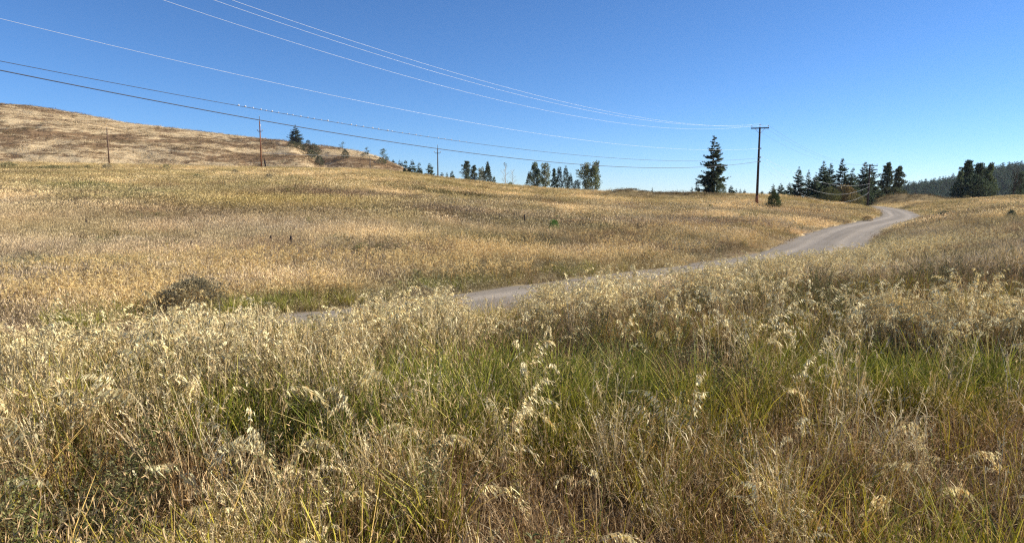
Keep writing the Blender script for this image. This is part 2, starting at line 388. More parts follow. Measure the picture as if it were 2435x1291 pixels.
rcx = mix(rcx, np.array((.22, .17, .11)), (ss(1.7, 2.2, np.abs(OO)+(n2-.5)*.8)*.6)[..., None])
a, b = S.shape; idx = np.arange(a*b).reshape(a, b); F = np.stack([idx[:-1, :-1], idx[:-1, 1:], idx[1:, 1:], idx[1:, :-1]], -1).reshape(-1, 4)
tag(link("gravel_road", mesh_np("gravel_road", np.stack([RX.ravel(), RY.ravel(), RZ.ravel()], 1), F[:, ::-1].copy(), M['road'], rcx.reshape(-1, 3), True)), kind='structure')

# ------------------------------------------------------------------ plant pieces (numpy)
class Leaves:
    """collects strips and quads with a colour per piece"""
    def __init__(s): s.V = []; s.F = []; s.C = []; s.n = 0
    def strip(s, pts, wd, side, col, c2=None):
        pts = np.asarray(pts, float); k = len(pts); side = np.asarray(side, float)
        wv = (np.asarray(wd, float)/2)[:, None]*side
        V = np.concatenate([pts-wv, pts+wv]); b = s.n
        s.V.append(V); s.n += 2*k
        for i in range(k-1): s.F.append((b+i, b+i+1, b+k+i+1, b+k+i))
        c = np.repeat(np.asarray(col, float)[None, :], k, 0)
        if c2 is not None: t = np.linspace(0, 1, k)[:, None]; c = c*(1-t)+np.asarray(c2)*t
        s.C.append(np.concatenate([c, c]))
    def diamonds(s, P, D, L, W, C, side=None, rng=None, mid=.45):
        """many leaves at once: base P, direction D, length L, width W, colour C"""
        P = np.asarray(P, float); n = len(P)
        if n == 0: return
        D = D/np.maximum(np.linalg.norm(D, axis=1), 1e-9)[:, None]
        if side is None:
            r = rng.normal(size=(n, 3)); side = np.cross(D, r)
        side = side/np.maximum(np.linalg.norm(side, axis=1), 1e-9)[:, None]
        L = np.broadcast_to(L, (n,))[:, None]; W = np.broadcast_to(W, (n,))[:, None]
        V = np.stack([P, P+D*L*mid+side*W/2, P+D*L, P+D*L*mid-side*W/2], 1).reshape(-1, 3)
        b = s.n+np.arange(n)[:, None]*4+np.arange(4)[None]; s.F.extend(map(tuple, b.tolist())); s.V.append(V); s.n += 4*n
        s.C.append(np.repeat(np.broadcast_to(C, (n, 3)), 4, 0))
    def mesh(s, name, mat):
        F = np.array(s.F, np.int32); return mesh_np(name, np.concatenate(s.V), F, mat, np.clip(np.concatenate(s.C), 0, 1))
def rs(seed): return np.random.RandomState(seed)
def arc(base, az, h, lean, droop, k=5, t0=0.0):
    """points of a bending stalk: rises h, leans then droops"""
    t = np.linspace(t0, 1, k); r = lean*t**1.8*h; z = h*(t-droop*t**3*.5)
    return base[None, :]+np.stack([np.cos(az)*r, np.sin(az)*r, z], 1)
def blade_tuft(rng, n, h0, h1, w, spread, cols, seg=4, lean=(.1, .6), droop=.5, bend=0.0):
    g = Leaves()
    for i in range(n):
        az = rng.uniform(0, 2*math.pi); h = rng.uniform(h0, h1); r = spread*math.sqrt(rng.uniform())
        b = np.array([math.cos(az)*r*.8+rng.normal()*.01, math.sin(az)*r*.8, -.02]); a2 = az+rng.normal()*.9
        p = arc(b, a2, h, rng.uniform(*lean), rng.uniform(0, droop), seg)
        if bend and rng.uniform() < bend: p[-1] = p[-2]+np.array([math.cos(a2)*h*.25, math.sin(a2)*h*.25, -h*.12])
        ta = rng.uniform(0, math.pi); sd_ = np.array([math.cos(ta), math.sin(ta), 0])
        c = cols[rng.randint(len(cols))]*rng.uniform(.75, 1.2)
        ww = w*rng.uniform(.6, 1.3)*np.linspace(1, .12, seg)**.7
        g.strip(p, ww, sd_, c*.85, c*1.1)
    return g
def brome(g, rng, base, h, az, lean, droop, scale=1.0, heads=1.0, pale=1.0, sc=.0042):
    """one dry stalk with leaves and a drooping one-sided panicle"""
    col = np.array((.74, .58, .32))*rng.uniform(.75, 1.1)
    k = 9; p = arc(base, az, h, lean, droop, k)
    sd_ = np.array([-math.sin(az), math.cos(az), 0.0])
    w_ = sc*1.25*np.linspace(1, .45, k)
    g.strip(p, w_, sd_, col*.75, col); g.strip(p, w_, np.cross(sd_, [0, 0, 1.])+np.array([0, 0, .2]), col*.75, col)
    for _ in range(rng.randint(2, 4)):
        i = rng.randint(1, 5); a2 = az+rng.uniform(-2.5, 2.5); L = rng.uniform(.14, .3)*scale
        q = arc(p[i], a2, L*.75, rng.uniform(.8, 1.5), rng.uniform(.8, 1.6), 4)
        c = np.array([(.52, .40, .22), (.30, .28, .10), (.6, .5, .32)][rng.randint(3)])*rng.uniform(.8, 1.15)
        g.strip(q, .008*np.array([1, .9, .6, .1]), np.array([-math.sin(a2), math.cos(a2), 0]), c)
    n = int(rng.randint(36, 56)*heads)
    d_end = p[-1]-p[-2]; d_end /= np.linalg.norm(d_end)
    tip = p[-1]; hang = np.array([math.cos(az), math.sin(az), 0.0])
    hl = rng.uniform(.17, .27)*scale
    # rachis continues and nods
    q = [tip]
    d = d_end.copy()
    for j in range(6):
        d = d+np.array([math.cos(az)*.10, math.sin(az)*.10, -.42*droop-.14]); d /= np.linalg.norm(d); q.append(q[-1]+d*hl/6)
    q = np.array(q); g.strip(q, .0025*np.ones(7), sd_, col)
    t = rng.uniform(-.35, 1, n); t2 = np.clip(t, 0, 1)*6; i0 = np.minimum(t2.astype(int), 5); f = (t2-i0)[:, None]
    P = q[i0]*(1-f)+q[i0+1]*f; P = P+np.minimum(t, 0)[:, None]*d_end*hl*.9
    out = rng.normal(size=(n, 3))*.42+hang*.4; out[:, 2] = out[:, 2]*.4-.15
    Lb = rng.uniform(.012, .05, n)*scale*(1-.5*np.clip(t, 0, 1))
    Q = P+out*Lb[:, None]
    D = rng.normal(size=(n, 3))*.28+hang*.45+np.array([0, 0, -.75])+d*.35
    C = np.array((.95, .82, .46))*pale*rng.uniform(.75, 1.1, (n, 1))
    C[rng.uniform(size=n) < .2] *= np.array((.75, .62, .5))
    g.diamonds(Q, D, rng.uniform(.026, .050, n)*scale, rng.uniform(.007, .0125, n)*scale, C, rng=rng, mid=.4)
    g.diamonds(P, Q-P+1e-4, np.linalg.norm(Q-P, axis=1), .0012*scale, C*.7, rng=rng)
def mk_straw(seed):
    rng = rs(seed); g = Leaves(); az0 = rng.uniform(0, 6.28)
    for i in range(15):
        a = rng.uniform(0, 6.28); q = .15*math.sqrt(rng.uniform()); b = np.array([math.cos(a)*q, math.sin(a)*q, -.02]); h = rng.uniform(.55, .98)
        c = np.array([(.80, .64, .36), (.62, .46, .23), (.40, .32, .12), (.88, .74, .45)][rng.randint(4)])*rng.uniform(.8, 1.1); a2 = rng.uniform(0, 6.28)
        p = arc(b, a2, h, rng.uniform(.02, .3), rng.uniform(0, .3), 6); sd_ = np.array([math.cos(a2+1), math.sin(a2+1), 0])
        g.strip(p, .0062*np.linspace(1, .5, 6), sd_, c*.7, c)
        for _ in range(2):
            j = rng.randint(1, 5); a3 = rng.uniform(0, 6.28); L = rng.uniform(.12, .26)
            g.strip(arc(p[j], a3, L*.8, rng.uniform(.6, 1.3), rng.uniform(.6, 1.6), 4), .008*np.array([1, .9, .6, .1]), np.array([-math.sin(a3), math.cos(a3), 0]), c*.9)
        if rng.uniform() < .6:
            m = 12; t = rng.uniform(.80, 1.0, m)[:, None]; P = p[-2]*(1-(t-.8)*5)+p[-1]*(t-.8)*5
            g.diamonds(P, rng.normal(size=(m, 3))*.35+[0, 0, .8], rng.uniform(.015, .035, m), .007, c*rng.uniform(.9, 1.3, (m, 1)), rng=rng)
    return g.mesh("straw_clump", M['head'])
def mk_brome_clump(seed, n=4, h0=.72, h1=1.0, spread=.16):
    rng = rs(seed); g = Leaves(); az0 = rng.uniform(0, 6.28)
    for i in range(n):
        a = rng.uniform(0, 6.28); r = spread*math.sqrt(rng.uniform())
        brome(g, rng, np.array([math.cos(a)*r, math.sin(a)*r, -.02]), rng.uniform(h0, h1), az0+rng.normal()*1.3, rng.uniform(.03, .26), rng.uniform(.05, .5), sc=.007, scale=1.05)
    for i in range(8):
        a = rng.uniform(0, 6.28); b = np.array([rng.normal()*.06, rng.normal()*.06, -.02]); L = rng.uniform(.25, .5)
        c = [np.array((.50, .38, .2)), np.array((.25, .26, .08)), np.array((.38, .28, .15))][rng.randint(3)]*rng.uniform(.8, 1.1)
        g.strip(arc(b, a, L, rng.uniform(.2, .8), rng.uniform(.2, 1), 4), .007*np.array([1, .9, .6, .1]), np.array([-math.sin(a), math.cos(a), 0]), c)
    return g.mesh("brome_clump", M['head'])
DRY = [np.array((.50, .36, .18)), np.array((.42, .27, .12)), np.array((.33, .2, .09)), np.array((.62, .49, .28))]
FINE = [np.array((.42, .29, .13)), np.array((.28, .18, .075)), np.array((.66, .51, .28)), np.array((.16, .10, .045))]
GRN = [np.array((.23, .26, .03)), np.array((.34, .34, .045)), np.array((.12, .155, .022)), np.array((.30, .28, .06)), np.array((.42, .34, .12))]
WHT = [np.array((1., 1., 1.)), np.array((.84, .82, .78)), np.array((1.1, 1.08, 1.02)), np.array((.68, .63, .56))]
def mk_field(seed, n, h0, h1, w, spread, heads):
    """mid-distance tuft: pale colour, to be multiplied by the colour of the place"""
    rng = rs(seed); g = blade_tuft(rng, n, h0, h1, w, spread, WHT, 3, (.05, .45), .4)
    m = int(n*heads); a = rng.uniform(0, 6.28, m); r = spread*np.sqrt(rng.uniform(size=m))
    P = np.stack([np.cos(a)*r, np.sin(a)*r, rng.uniform(h0*.8, h1, m)], 1); D = rng.normal(size=(m, 3))*.4+[0, 0, 1]
    g.diamonds(P, D, rng.uniform(.06, .12, m), w*2.2, np.array((1.25, 1.23, 1.18))*rng.uniform(.8, 1.1, (m, 1)), rng=rng)
    return g.mesh("field_tuft", M['grass'])
def mk_fine(seed):
    rng = rs(seed); g = blade_tuft(rng, 32, .24, .52, .0046, .14, FINE, 4, (.05, .7), .7, .2); m = 26
    a = rng.uniform(0, 6.28, m); r = .2*np.sqrt(rng.uniform(size=m)); P = np.stack([np.cos(a)*r, np.sin(a)*r, rng.uniform(.3, .52, m)], 1)
    g.diamonds(P, rng.normal(size=(m, 3))*.5+[0, 0, .9], rng.uniform(.02, .05, m), .004, np.array((.55, .42, .24))*rng.uniform(.7, 1.2, (m, 1)), rng=rng)
    return g.mesh("fine_tuft", M['grass'])
def weed(rng, h=.6, leafcol=(.16, .19, .09), flower=None, nst=4, leaf=.035, dens=40, dark=1.0, spread=.09):
    """leafy stalks: returns (stems, leaves)"""
    st_ = Leaves(); lf = Leaves()
    for i in range(nst):
        az = rng.uniform(0, 6.28); b = np.array([rng.normal()*spread*.4, rng.normal()*spread*.4, -.02]); hh = h*rng.uniform(.7, 1.05)
        p = arc(b, az, hh, rng.uniform(.05, .45), .1, 7)
        st_.strip(p, .006*np.linspace(1, .4, 7), np.array([-math.sin(az), math.cos(az), 0]), (.2, .15, .08)); st_.strip(p, .006*np.linspace(1, .4, 7), np.array([math.cos(az), math.sin(az), 0.]), (.2, .15, .08))
        t = rng.uniform(.12, 1, dens)*6; i0 = np.minimum(t.astype(int), 5); f = (t-i0)[:, None]; P = p[i0]*(1-f)+p[i0+1]*f
        a = rng.uniform(0, 6.28, dens); D = np.stack([np.cos(a), np.sin(a), rng.uniform(-.1, 1.0, dens)], 1)
        rr = rng.uniform(0, .05, dens)[:, None]*(1-t[:, None]/8); P = P+D*rr
        sdv = np.stack([-np.sin(a), np.cos(a), rng.normal(size=dens)*.4], 1)
        C = np.array(leafcol)*rng.uniform(.6, 1.35, (dens, 1))*dark
        lf.diamonds(P, D, leaf*rng.uniform(.6, 1.3, dens)*(1.3-t/8), leaf*.30, C, side=sdv)
        if flower is not None:
            m = 26; P = p[-1]+rng.normal(size=(m, 3))*[.025, .025, .05]; lf.diamonds(P, rng.normal(size=(m, 3))*.6+[0, 0, 1], .016, .011, np.array(flower)*rng.uniform(.7, 1.2, (m, 1)), rng=rng)
    return st_, lf
def mk_weed(seed, **k):
    rng = rs(seed); s_, l_ = weed(rng, **k)
    s_.F += [tuple(i+s_.n for i in f) for f in l_.F]; s_.V += l_.V; s_.C += l_.C; s_.n += l_.n
    return s_.mesh("leafy_weed", M['grass'])

def scatter(name, label, cat, P, rotz, tilt, scl, vid, tint, variants, kind='stuff'):
    """one object: geometry nodes put copies of the variant meshes on its own points"""
    n = len(P); me = bpy.data.meshes.new(name); me.vertices.add(n); me.vertices.foreach_set("co", np.asarray(P, np.float32).ravel())
    rng = rs(n); rot = np.stack([rng.normal(size=n)*tilt, rng.normal(size=n)*tilt, rotz], 1).astype(np.float32)
    a = me.attributes.new("rot", 'FLOAT_VECTOR', 'POINT'); a.data.foreach_set("vector", rot.ravel())
    scl = np.asarray(scl, np.float32)
    if scl.ndim == 1: scl = np.repeat(scl[:, None], 3, 1)
    a = me.attributes.new("scl", 'FLOAT_VECTOR', 'POINT'); a.data.foreach_set("vector", scl.ravel())
    a = me.attributes.new("vid", 'INT', 'POINT'); a.data.foreach_set("value", np.asarray(vid, np.int32))
    a = me.attributes.new("tint", 'FLOAT_COLOR', 'POINT'); c = np.ones((n, 4), np.float32); c[:, :3] = tint; a.data.foreach_set("color", c.ravel())
    o = link(name, me); tag(o, label, cat, None, kind)
    g = bpy.data.node_groups.new(name+"_nodes", 'GeometryNodeTree')
    g.interface.new_socket("Geometry", in_out='INPUT', socket_type='NodeSocketGeometry'); g.interface.new_socket("Geometry", in_out='OUTPUT', socket_type='NodeSocketGeometry')
    gi = g.nodes.new("NodeGroupInput"); gout = g.nodes.new("NodeGroupOutput"); L = g.links.new
    ip = g.nodes.new("GeometryNodeInstanceOnPoints"); ip.inputs["Pick Instance"].default_value = True
    jn = g.nodes.new("GeometryNodeJoinGeometry")
    for v in reversed(variants):
        vo = bpy.data.objects.new("source", v)
        oi = g.nodes.new("GeometryNodeObjectInfo"); oi.inputs["Object"].default_value = vo; oi.inputs["As Instance"].default_value = False
        gt = g.nodes.new("GeometryNodeGeometryToInstance"); L(oi.outputs["Geometry"], gt.inputs[0]); L(gt.outputs[0], jn.inputs[0])
    def na(nm, t):
        x = g.nodes.new("GeometryNodeInputNamedAttribute"); x.data_type = t; x.inputs["Name"].default_value = nm; return x
    e2r = g.nodes.new("FunctionNodeEulerToRotation"); L(na("rot", 'FLOAT_VECTOR').outputs["Attribute"], e2r.inputs[0])
    L(gi.outputs[0], ip.inputs["Points"]); L(jn.outputs[0], ip.inputs["Instance"]); L(e2r.outputs[0], ip.inputs["Rotation"])
    L(na("scl", 'FLOAT_VECTOR').outputs["Attribute"], ip.inputs["Scale"]); L(na("vid", 'INT').outputs["Attribute"], ip.inputs["Instance Index"])
    L(ip.outputs[0], gout.inputs[0])
    md = o.modifiers.new("scatter", 'NODES'); md.node_group = g
    return o
def pts_log(n, y0, y1, seed, u0=-.86, u1=.86, power=0.0):
    r_ = rs(seed); u = r_.uniform(u0, u1, n); q = r_.uniform(size=n)
    D = y0*(y1/y0)**q if power == 0 else (y0**power+(y1**power-y0**power)*q)**(1/power)
    return u*D, D, r_
TOPL = np.array([(-200,780),(0,775),(150,770),(220,735),(300,700),(390,708),(480,755),(600,728),(650,748),(690,785),(770,785),(840,742),(900,710),(1000,684),(1070,690),(1110,745),(1220,742),(1260,698),(1300,676),(1380,655),(1450,600),(1600,583),(1750,586),(1850,584),(1950,582),(2050,562),(2150,542),(2250,525),(2700,495)], float)
def cap_h(X, Y, Zg):
    """how tall the plants on the bank grow: the height of the stand's upper edge above the ground"""
    yl = np.interp(1217+FX*X/Y, TOPL[:, 0], TOPL[:, 1])
    return np.maximum(CAMZ-(yl-455)/FX*Y-Zg, .12)
def gauss(X, Y, x, y, rx, ry): return np.exp(-((X-x)/rx)**2-((Y-y)/ry)**2)
def zone(X, Y, L):
    t = np.zeros(len(X))
    for (px, py, rx, ry, a) in L:
        D = 1.4*FX/(py-455.); t = t+a*gauss(X, Y, (px-1217)/FX*D, D, rx, ry)
    return t

# --------- middle distance grass
X_, Y_, r_ = pts_log(92000, 12, 178, 1)
rd_ = road_dist(X_, Y_); d_ = np.abs(rd_)-2.15
k = (d_ > -.25+.7*fbm(X_/1.5, Y_/1.5, 17)*r_.uniform(.3, 1, size=len(X_))) & ~((rd_ > 0) & (Y_ < 13))
X_, Y_, rd_ = X_[k], Y_[k], rd_[k]; Zp = field_z(X_, Y_, rd_); fc = field_color(X_, Y_, rd_)
jit = mix(r_.uniform(.68, 1.32, len(X_)), r_.uniform(.8, 1.2, len(X_)), ss(25, 70, Y_))[:, None]; fc = fc*jit
h_ = (.62+.6*fbm(X_/6, Y_/6, 201))*(.8+.5*r_.uniform(size=len(X_))); h_ = np.where((rd_ > 0) & (Y_ < 40), np.minimum(h_, cap_h(X_, Y_, Zp)/.42), h_)
edge = ss(0, 2.2, np.abs(rd_)-2.1); wd_ = h_*mix(1.0, 2.3, ss(15, 120, Y_)); h_ = h_*mix(.45, 1, edge)*mix(1, .8, ss(60, 150, Y_))
vf = [mk_field(300+i, 26, .22, .5, .007, .22, .5) for i in range(5)]+[mk_field(320+i, 18, .2, .42, .018, .26, .5) for i in range(4)]
vid = np.where(Y_ < 38, r_.randint(0, 5, len(X_)), r_.randint(5, 9, len(X_)))
scatter("dry_field_grass", "tan and olive dry grass covering the open field on both sides of the road", "grass", np.stack([X_, Y_, Zp], 1), r_.uniform(0, 6.28, len(X_)), .08,
        np.stack([wd_, wd_, h_], 1), vid, fc, vf)

# --------- low weeds and brush flecks in the field
X_, Y_, r_ = pts_log(9000, 19, 165, 8)
rd_ = road_dist(X_, Y_); cl = fbm(X_/5, Y_/4, 261, 4); k = (np.abs(rd_) > 3) & (r_.uniform(size=len(X_)) < .03+.55*ss(.54, .68, cl))
X_, Y_, rd_ = X_[k], Y_[k], rd_[k]; nn = len(X_)
vbr = [mk_weed(740+i, h=.45, leafcol=[(.30, .22, .12), (.20, .19, .07), (.22, .14, .075), (.16, .17, .05)][i], nst=9, dens=30, leaf=.07, spread=.5) for i in range(4)]
hb = r_.uniform(.5, 1.3, nn); wb = hb*r_.uniform(1.0, 2.6, nn)
vv = np.where(cl[k] > .6, r_.randint(0, 4, nn), r_.randint(0, 2, nn))
scatter("field_weeds", "low brown and olive weeds scattered in patches through the dry field", "weeds", np.stack([X_, Y_, field_z(X_, Y_, rd_)], 1), r_.uniform(0, 6.28, nn), .1, np.stack([wb, wb, hb], 1), vv, r_.uniform(.7, 1.4, (nn, 1))*np.ones(3), vbr)
print("field weeds", nn)
# --------- pale seed-headed tall grass: foreground and banks
cand = 30000
X_, Y_, r_ = pts_log(cand, 1.7, 30, 2, -.95, .95, 1.2)
rd_ = road_dist(X_, Y_); n_ = fbm(X_/1.1, Y_/1.1, 211, 3); n2_ = fbm(X_/.45, Y_/.45, 215, 2)
left = ss(.35, -1.6, X_-.12*Y_+.2)
dens = .12+.85*left*ss(4.3, 5.3, Y_)+.62*left*(1-ss(4.6, 5.4, Y_))
dens = dens+zone(X_, Y_, [(1040,735,1.3,.8,.55),(1160,760,.8,.6,.25),(1560,670,2.0,1.6,.75),(1650,720,1.3,.8,.4),(2180,750,1.5,.6,.75),(2390,770,1.3,.5,.6),(1900,640,1.6,1.2,.35),(950,960,.5,.4,.35),(1080,990,.35,.3,.3),(500,1150,.3,.2,.4),(60,950,.4,.4,.4)])
dens = dens-zone(X_, Y_, [(1400,770,.9,.5,.4),(1250,880,1.3,.7,.25),(860,800,.35,.3,.5),(590,885,.28,.22,.9),(130,1190,.28,.22,.9),(720,770,.6,.9,.35),(1160,720,.7,.8,.3)])
dens = dens*ss(.25, .6, n_)*1.5*(rd_ > 2.3)
dens = dens*mix(1, .06, ss(8.3, 9.6, Y_)*ss(.36, .44, X_/Y_))
bank = ss(2.5, 3.2, rd_)*(1-ss(5.5, 8, rd_))*ss(10.5, 13, Y_)*(1-ss(26, 30, Y_))
bank = bank*(1-.8*np.exp(-((X_-1.2)/1.3)**2-((Y_-13.5)/3)**2))
dens = dens*(1-bank)+bank*(.9+1.1*ss(.3, .6, n_))
dens = dens*mix(.05, 1.35, ss(.42, .53, fbm(X_/.75, Y_/.75, 217, 3)))
k = (r_.uniform(size=cand) < dens*.46)
X_, Y_, rd_ = X_[k], Y_[k], rd_[k]; nn = len(X_)
hs = .78+.38*r_.uniform(size=nn)-.10*ss(0, 2.5, X_)+.12*zone(X_, Y_, [(370,720,.7,.5,1.5)])
hs = hs*mix(1, .62, np.clip(zone(X_, Y_, [(700,760,.9,1.2,1.0),(1160,720,.9,1.2,1.0)]), 0, 1))*mix(1, .8, ss(9, 18, Y_))
zg = field_z(X_, Y_, rd_); cap = cap_h(X_, Y_, zg); nearc = mix(.45, .74, ss(2.2, 4.2, Y_)); nearc = mix(nearc, 1.0, ss(4.3, 5.4, Y_)); hs = np.minimum(np.minimum(hs, nearc*r_.uniform(.8, 1.15, nn)), cap*r_.uniform(.8, 1.25, nn)/.9)
k = hs > .3; X_, Y_, rd_, hs = X_[k], Y_[k], rd_[k], hs[k]; nn = len(X_)
vb = [mk_brome_clump(400+i) for i in range(8)]; vb2 = vb+[mk_straw(450+i) for i in range(6)]
ti = mix(np.ones(3)*1.0, np.array((.98, .93, .80)), r_.uniform(size=(nn, 1)))*r_.uniform(.75, 1.2, (nn, 1))
scatter("tall_dry_grass", "tall pale seed headed grass thick on the bank in front of the road", "grass", np.stack([X_, Y_, field_z(X_, Y_, rd_)], 1), r_.uniform(0, 6.28, nn), .12, hs, np.where(r_.uniform(size=nn) < mix(.25, .8, ss(4.8, 7, Y_)), r_.randint(0, 8, nn), r_.randint(8, 14, nn)), ti, vb2)
print("brome clumps", nn)
# roadside stalks across the road
X_, Y_, r_ = pts_log(26000, 14, 46, 12, -.8, .5)
rd_ = road_dist(X_, Y_); k = (rd_ < -2.6) & (rd_ > -11) & (r_.uniform(size=len(X_)) < .5*ss(.35, .6, fbm(X_/2.5, Y_/2.5, 231)))
X_, Y_, rd_ = X_[k], Y_[k], rd_[k]; nn = len(X_)
scatter("roadside_seed_grass", "thin seed headed grass standing along the far edge of the road", "grass", np.stack([X_, Y_, field_z(X_, Y_, rd_)], 1), r_.uniform(0, 6.28, nn), .1,
        r_.uniform(.5, .85, nn), r_.randint(0, 8, nn), np.array((1.0, .88, .68))*r_.uniform(.75, 1.15, (nn, 1)), vb)

# --------- green blades
X_, Y_, r_ = pts_log(30000, 1.5, 24, 3, -.95, .95, 1.2)
rd_ = road_dist(X_, Y_); n_ = fbm(X_/.9, Y_/.9, 221, 3)
gz = .10+.26*ss(1.0, -1.2, X_)+zone(X_, Y_, [(1180,900,1.2,.7,.9),(1350,860,.9,.5,.6),(1600,820,1.5,.8,.85),(2220,830,1.3,.45,.9),(2420,860,.8,.4,.5),(2300,1250,.45,.25,.5),(650,960,.7,.6,.45),(820,960,.6,.5,.45),(980,1020,.5,.4,.3),(1150,1150,.4,.3,.2),(130,1190,.35,.28,-.9),(590,885,.35,.28,-.5),(250,1000,.4,.4,.25),(1900,760,1.2,.7,.3)])
e_ = -rd_-2.1; gz = gz+.9*np.exp(-((e_-.9)/.9)**2)*ss(.3, .55, fbm(X_/3, Y_/3, 91))*(Y_ > 13)
k = (r_.uniform(size=len(X_)) < gz*ss(.34, .56, n_)*.85) & (np.abs(rd_) > 2.2)
X_, Y_, rd_, gz = X_[k], Y_[k], rd_[k], gz[k]; nn = len(X_)
vg = [blade_tuft(rs(500+i), 24, .24, .58, .009, .12, GRN, 4, (.1, .6), .5, .15).mesh("green_tuft", M['grass']) for i in range(6)]
scatter("green_grass", "fresh green grass growing among the dry stalks near the camera", "grass", np.stack([X_, Y_, field_z(X_, Y_, rd_)], 1), r_.uniform(0, 6.28, nn), .12,
        r_.uniform(.7, 1.25, nn)*mix(1, .75, ss(12, 20, Y_)), r_.randint(0, 6, nn), mix(np.array((1.45, 1.1, .9)), np.ones(3)*1.12, np.clip(gz, 0, 1)[:, None])*r_.uniform(.6, 1.4, (nn, 1)), vg)
print("green", nn)
# --------- fine brown grass
X_, Y_, r_ = pts_log(21000, 1.4, 24, 4, -.95, .95, 1.3)
rd_ = road_dist(X_, Y_)
dz = (.50-.45*ss(.35, -1.6, X_)*ss(3.2, 4.5, Y_))*mix(.25, 1.1, ss(.36, .56, fbm(X_/.6, Y_/.6, 247, 3)))+.4*zone(X_, Y_, [(1900,1000,1.3,.8,1),(2250,1050,1,.8,1)])-.5*zone(X_, Y_, [(130,1190,.28,.22,1),(590,885,.3,.25,1.2),(860,800,.35,.3,1),(1380,800,.8,.35,1)])
k = (r_.uniform(size=len(X_)) < dz) & (rd_ > 2.2)
X_, Y_, rd_ = X_[k], Y_[k], rd_[k]; nn = len(X_)
vfi = [mk_fine(600+i) for i in range(6)]
tn = fbm(X_/1.2, Y_/1.2, 241, 3)[:, None]
tc_ = mix(np.array((1.2, 1.05, .9)), np.array((.95, .85, .8)), ss(.35, .65, tn)); tc_ = mix(tc_, np.array((1.5, 1.4, 1.25)), ss(.55, .75, fbm(X_/.8, Y_/.8, 245, 3))[:, None]*.6)
scatter("fine_dry_grass", "fine tangled brown grass on the near ground", "grass", np.stack([X_, Y_, field_z(X_, Y_, rd_)], 1), r_.uniform(0, 6.28, nn), .2,
        r_.uniform(.65, 1.25, nn)*mix(1, .8, ss(-.5, 1.5, X_)), r_.randint(0, 6, nn), tc_*r_.uniform(.75, 1.25, (nn, 1)), vfi)
print("fine", nn)
# --------- grey-green leafy weeds as ground cover
X_, Y_, r_ = pts_log(16000, 1.6, 28, 5, -.95, .95, 1.2)
rd_ = road_dist(X_, Y_)
wz = .02+.12*ss(.58, .7, fbm(X_/.9, Y_/.9, 253, 3))+zone(X_, Y_, [(590,885,.4,.35,.9),(480,900,.5,.4,.3),(1380,765,1.0,.5,1.2),(1290,740,.7,.5,.6),(860,810,.45,.35,1.1),(1880,665,1.6,1.2,.8),(1750,650,1.2,1.5,.6),(2020,690,1.0,.7,.5),(2060,640,2,1.5,.3),(90,790,.9,.6,.8),(100,1180,.35,.3,.6),(2380,780,.9,.5,.2),(1640,960,.3,.3,.3)])
k = (r_.uniform(size=len(X_)) < wz*.8*ss(.2, .5, fbm(X_/.6, Y_/.6, 251, 2))) & (rd_ > 2.3)
X_, Y_, rd_ = X_[k], Y_[k], rd_[k]; nn = len(X_)
vw = [mk_weed(700+i, h=.62, leafcol=[(.13, .135, .035), (.21, .20, .08), (.085, .095, .022)][i % 3], nst=6, dens=60, leaf=.032) for i in range(6)]
scatter("leafy_weeds", "dark and grey green leafy weeds thick among the grass on the bank", "weeds", np.stack([X_, Y_, field_z(X_, Y_, rd_)], 1), r_.uniform(0, 6.28, nn), .15,
        np.minimum(r_.uniform(.7, 1.25, nn), cap_h(X_, Y_, field_z(X_, Y_, rd_))/.62*r_.uniform(.8, 1.05, nn)), r_.randint(0, 6, nn), r_.uniform(.7, 1.25, (nn, 1))*np.ones(3), vw)
print("weeds", nn)
# --------- litter of bent dead blades
X_, Y_, r_ = pts_log(9000, 1.4, 12, 6, -.95, .95, 1.4); rd_ = road_dist(X_, Y_); nn = len(X_)
vl = [blade_tuft(rs(650+i), 26, .05, .16, .005, .16, DRY[:3]+FINE, 4, (1.0, 3.0), 1.0).mesh("litter", M['grass']) for i in range(4)]
scatter("grass_litter", "flattened dead grass litter on the soil between the tufts", "litter", np.stack([X_, Y_, field_z(X_, Y_, rd_)], 1), r_.uniform(0, 6.28, nn), .1, r_.uniform(.8, 1.4, nn), r_.randint(0, 4, nn), r_.uniform(.35, .9, (nn, 1))*np.ones(3), vl)
# --------- stones on the road
X_, Y_, r_ = pts_log(60000, 11, 60, 7, -.8, .6); rd_ = road_dist(X_, Y_)
k = (np.abs(rd_) < 2.6) & (r_.uniform(size=len(X_)) < .15+.5*ss(1.6, 2.3, np.abs(rd_))); X_, Y_, rd_ = X_[k], Y_[k], rd_[k]; nn = len(X_)
def mk_stone(seed):
    rng = rs(seed); import bmesh
    bm = bmesh.new(); bmesh.ops.create_icosphere(bm, subdivisions=1, radius=.018)
    for v in bm.verts: v.co *= rng.uniform(.7, 1.2); v.co.z *= .6
    me = bpy.data.meshes.new("stone"); bm.to_mesh(me); bm.free(); me.materials.append(M['stone']); return me
scatter("road_stones", "small loose grey stones on the gravel road", "stones", np.stack([X_, Y_, np.full(nn, -.975)], 1), r_.uniform(0, 6.28, nn), .3, r_.uniform(.3, 1.0, nn)**1.3, r_.randint(0, 3, nn), np.ones((nn, 3)), [mk_stone(i) for i in range(3)])

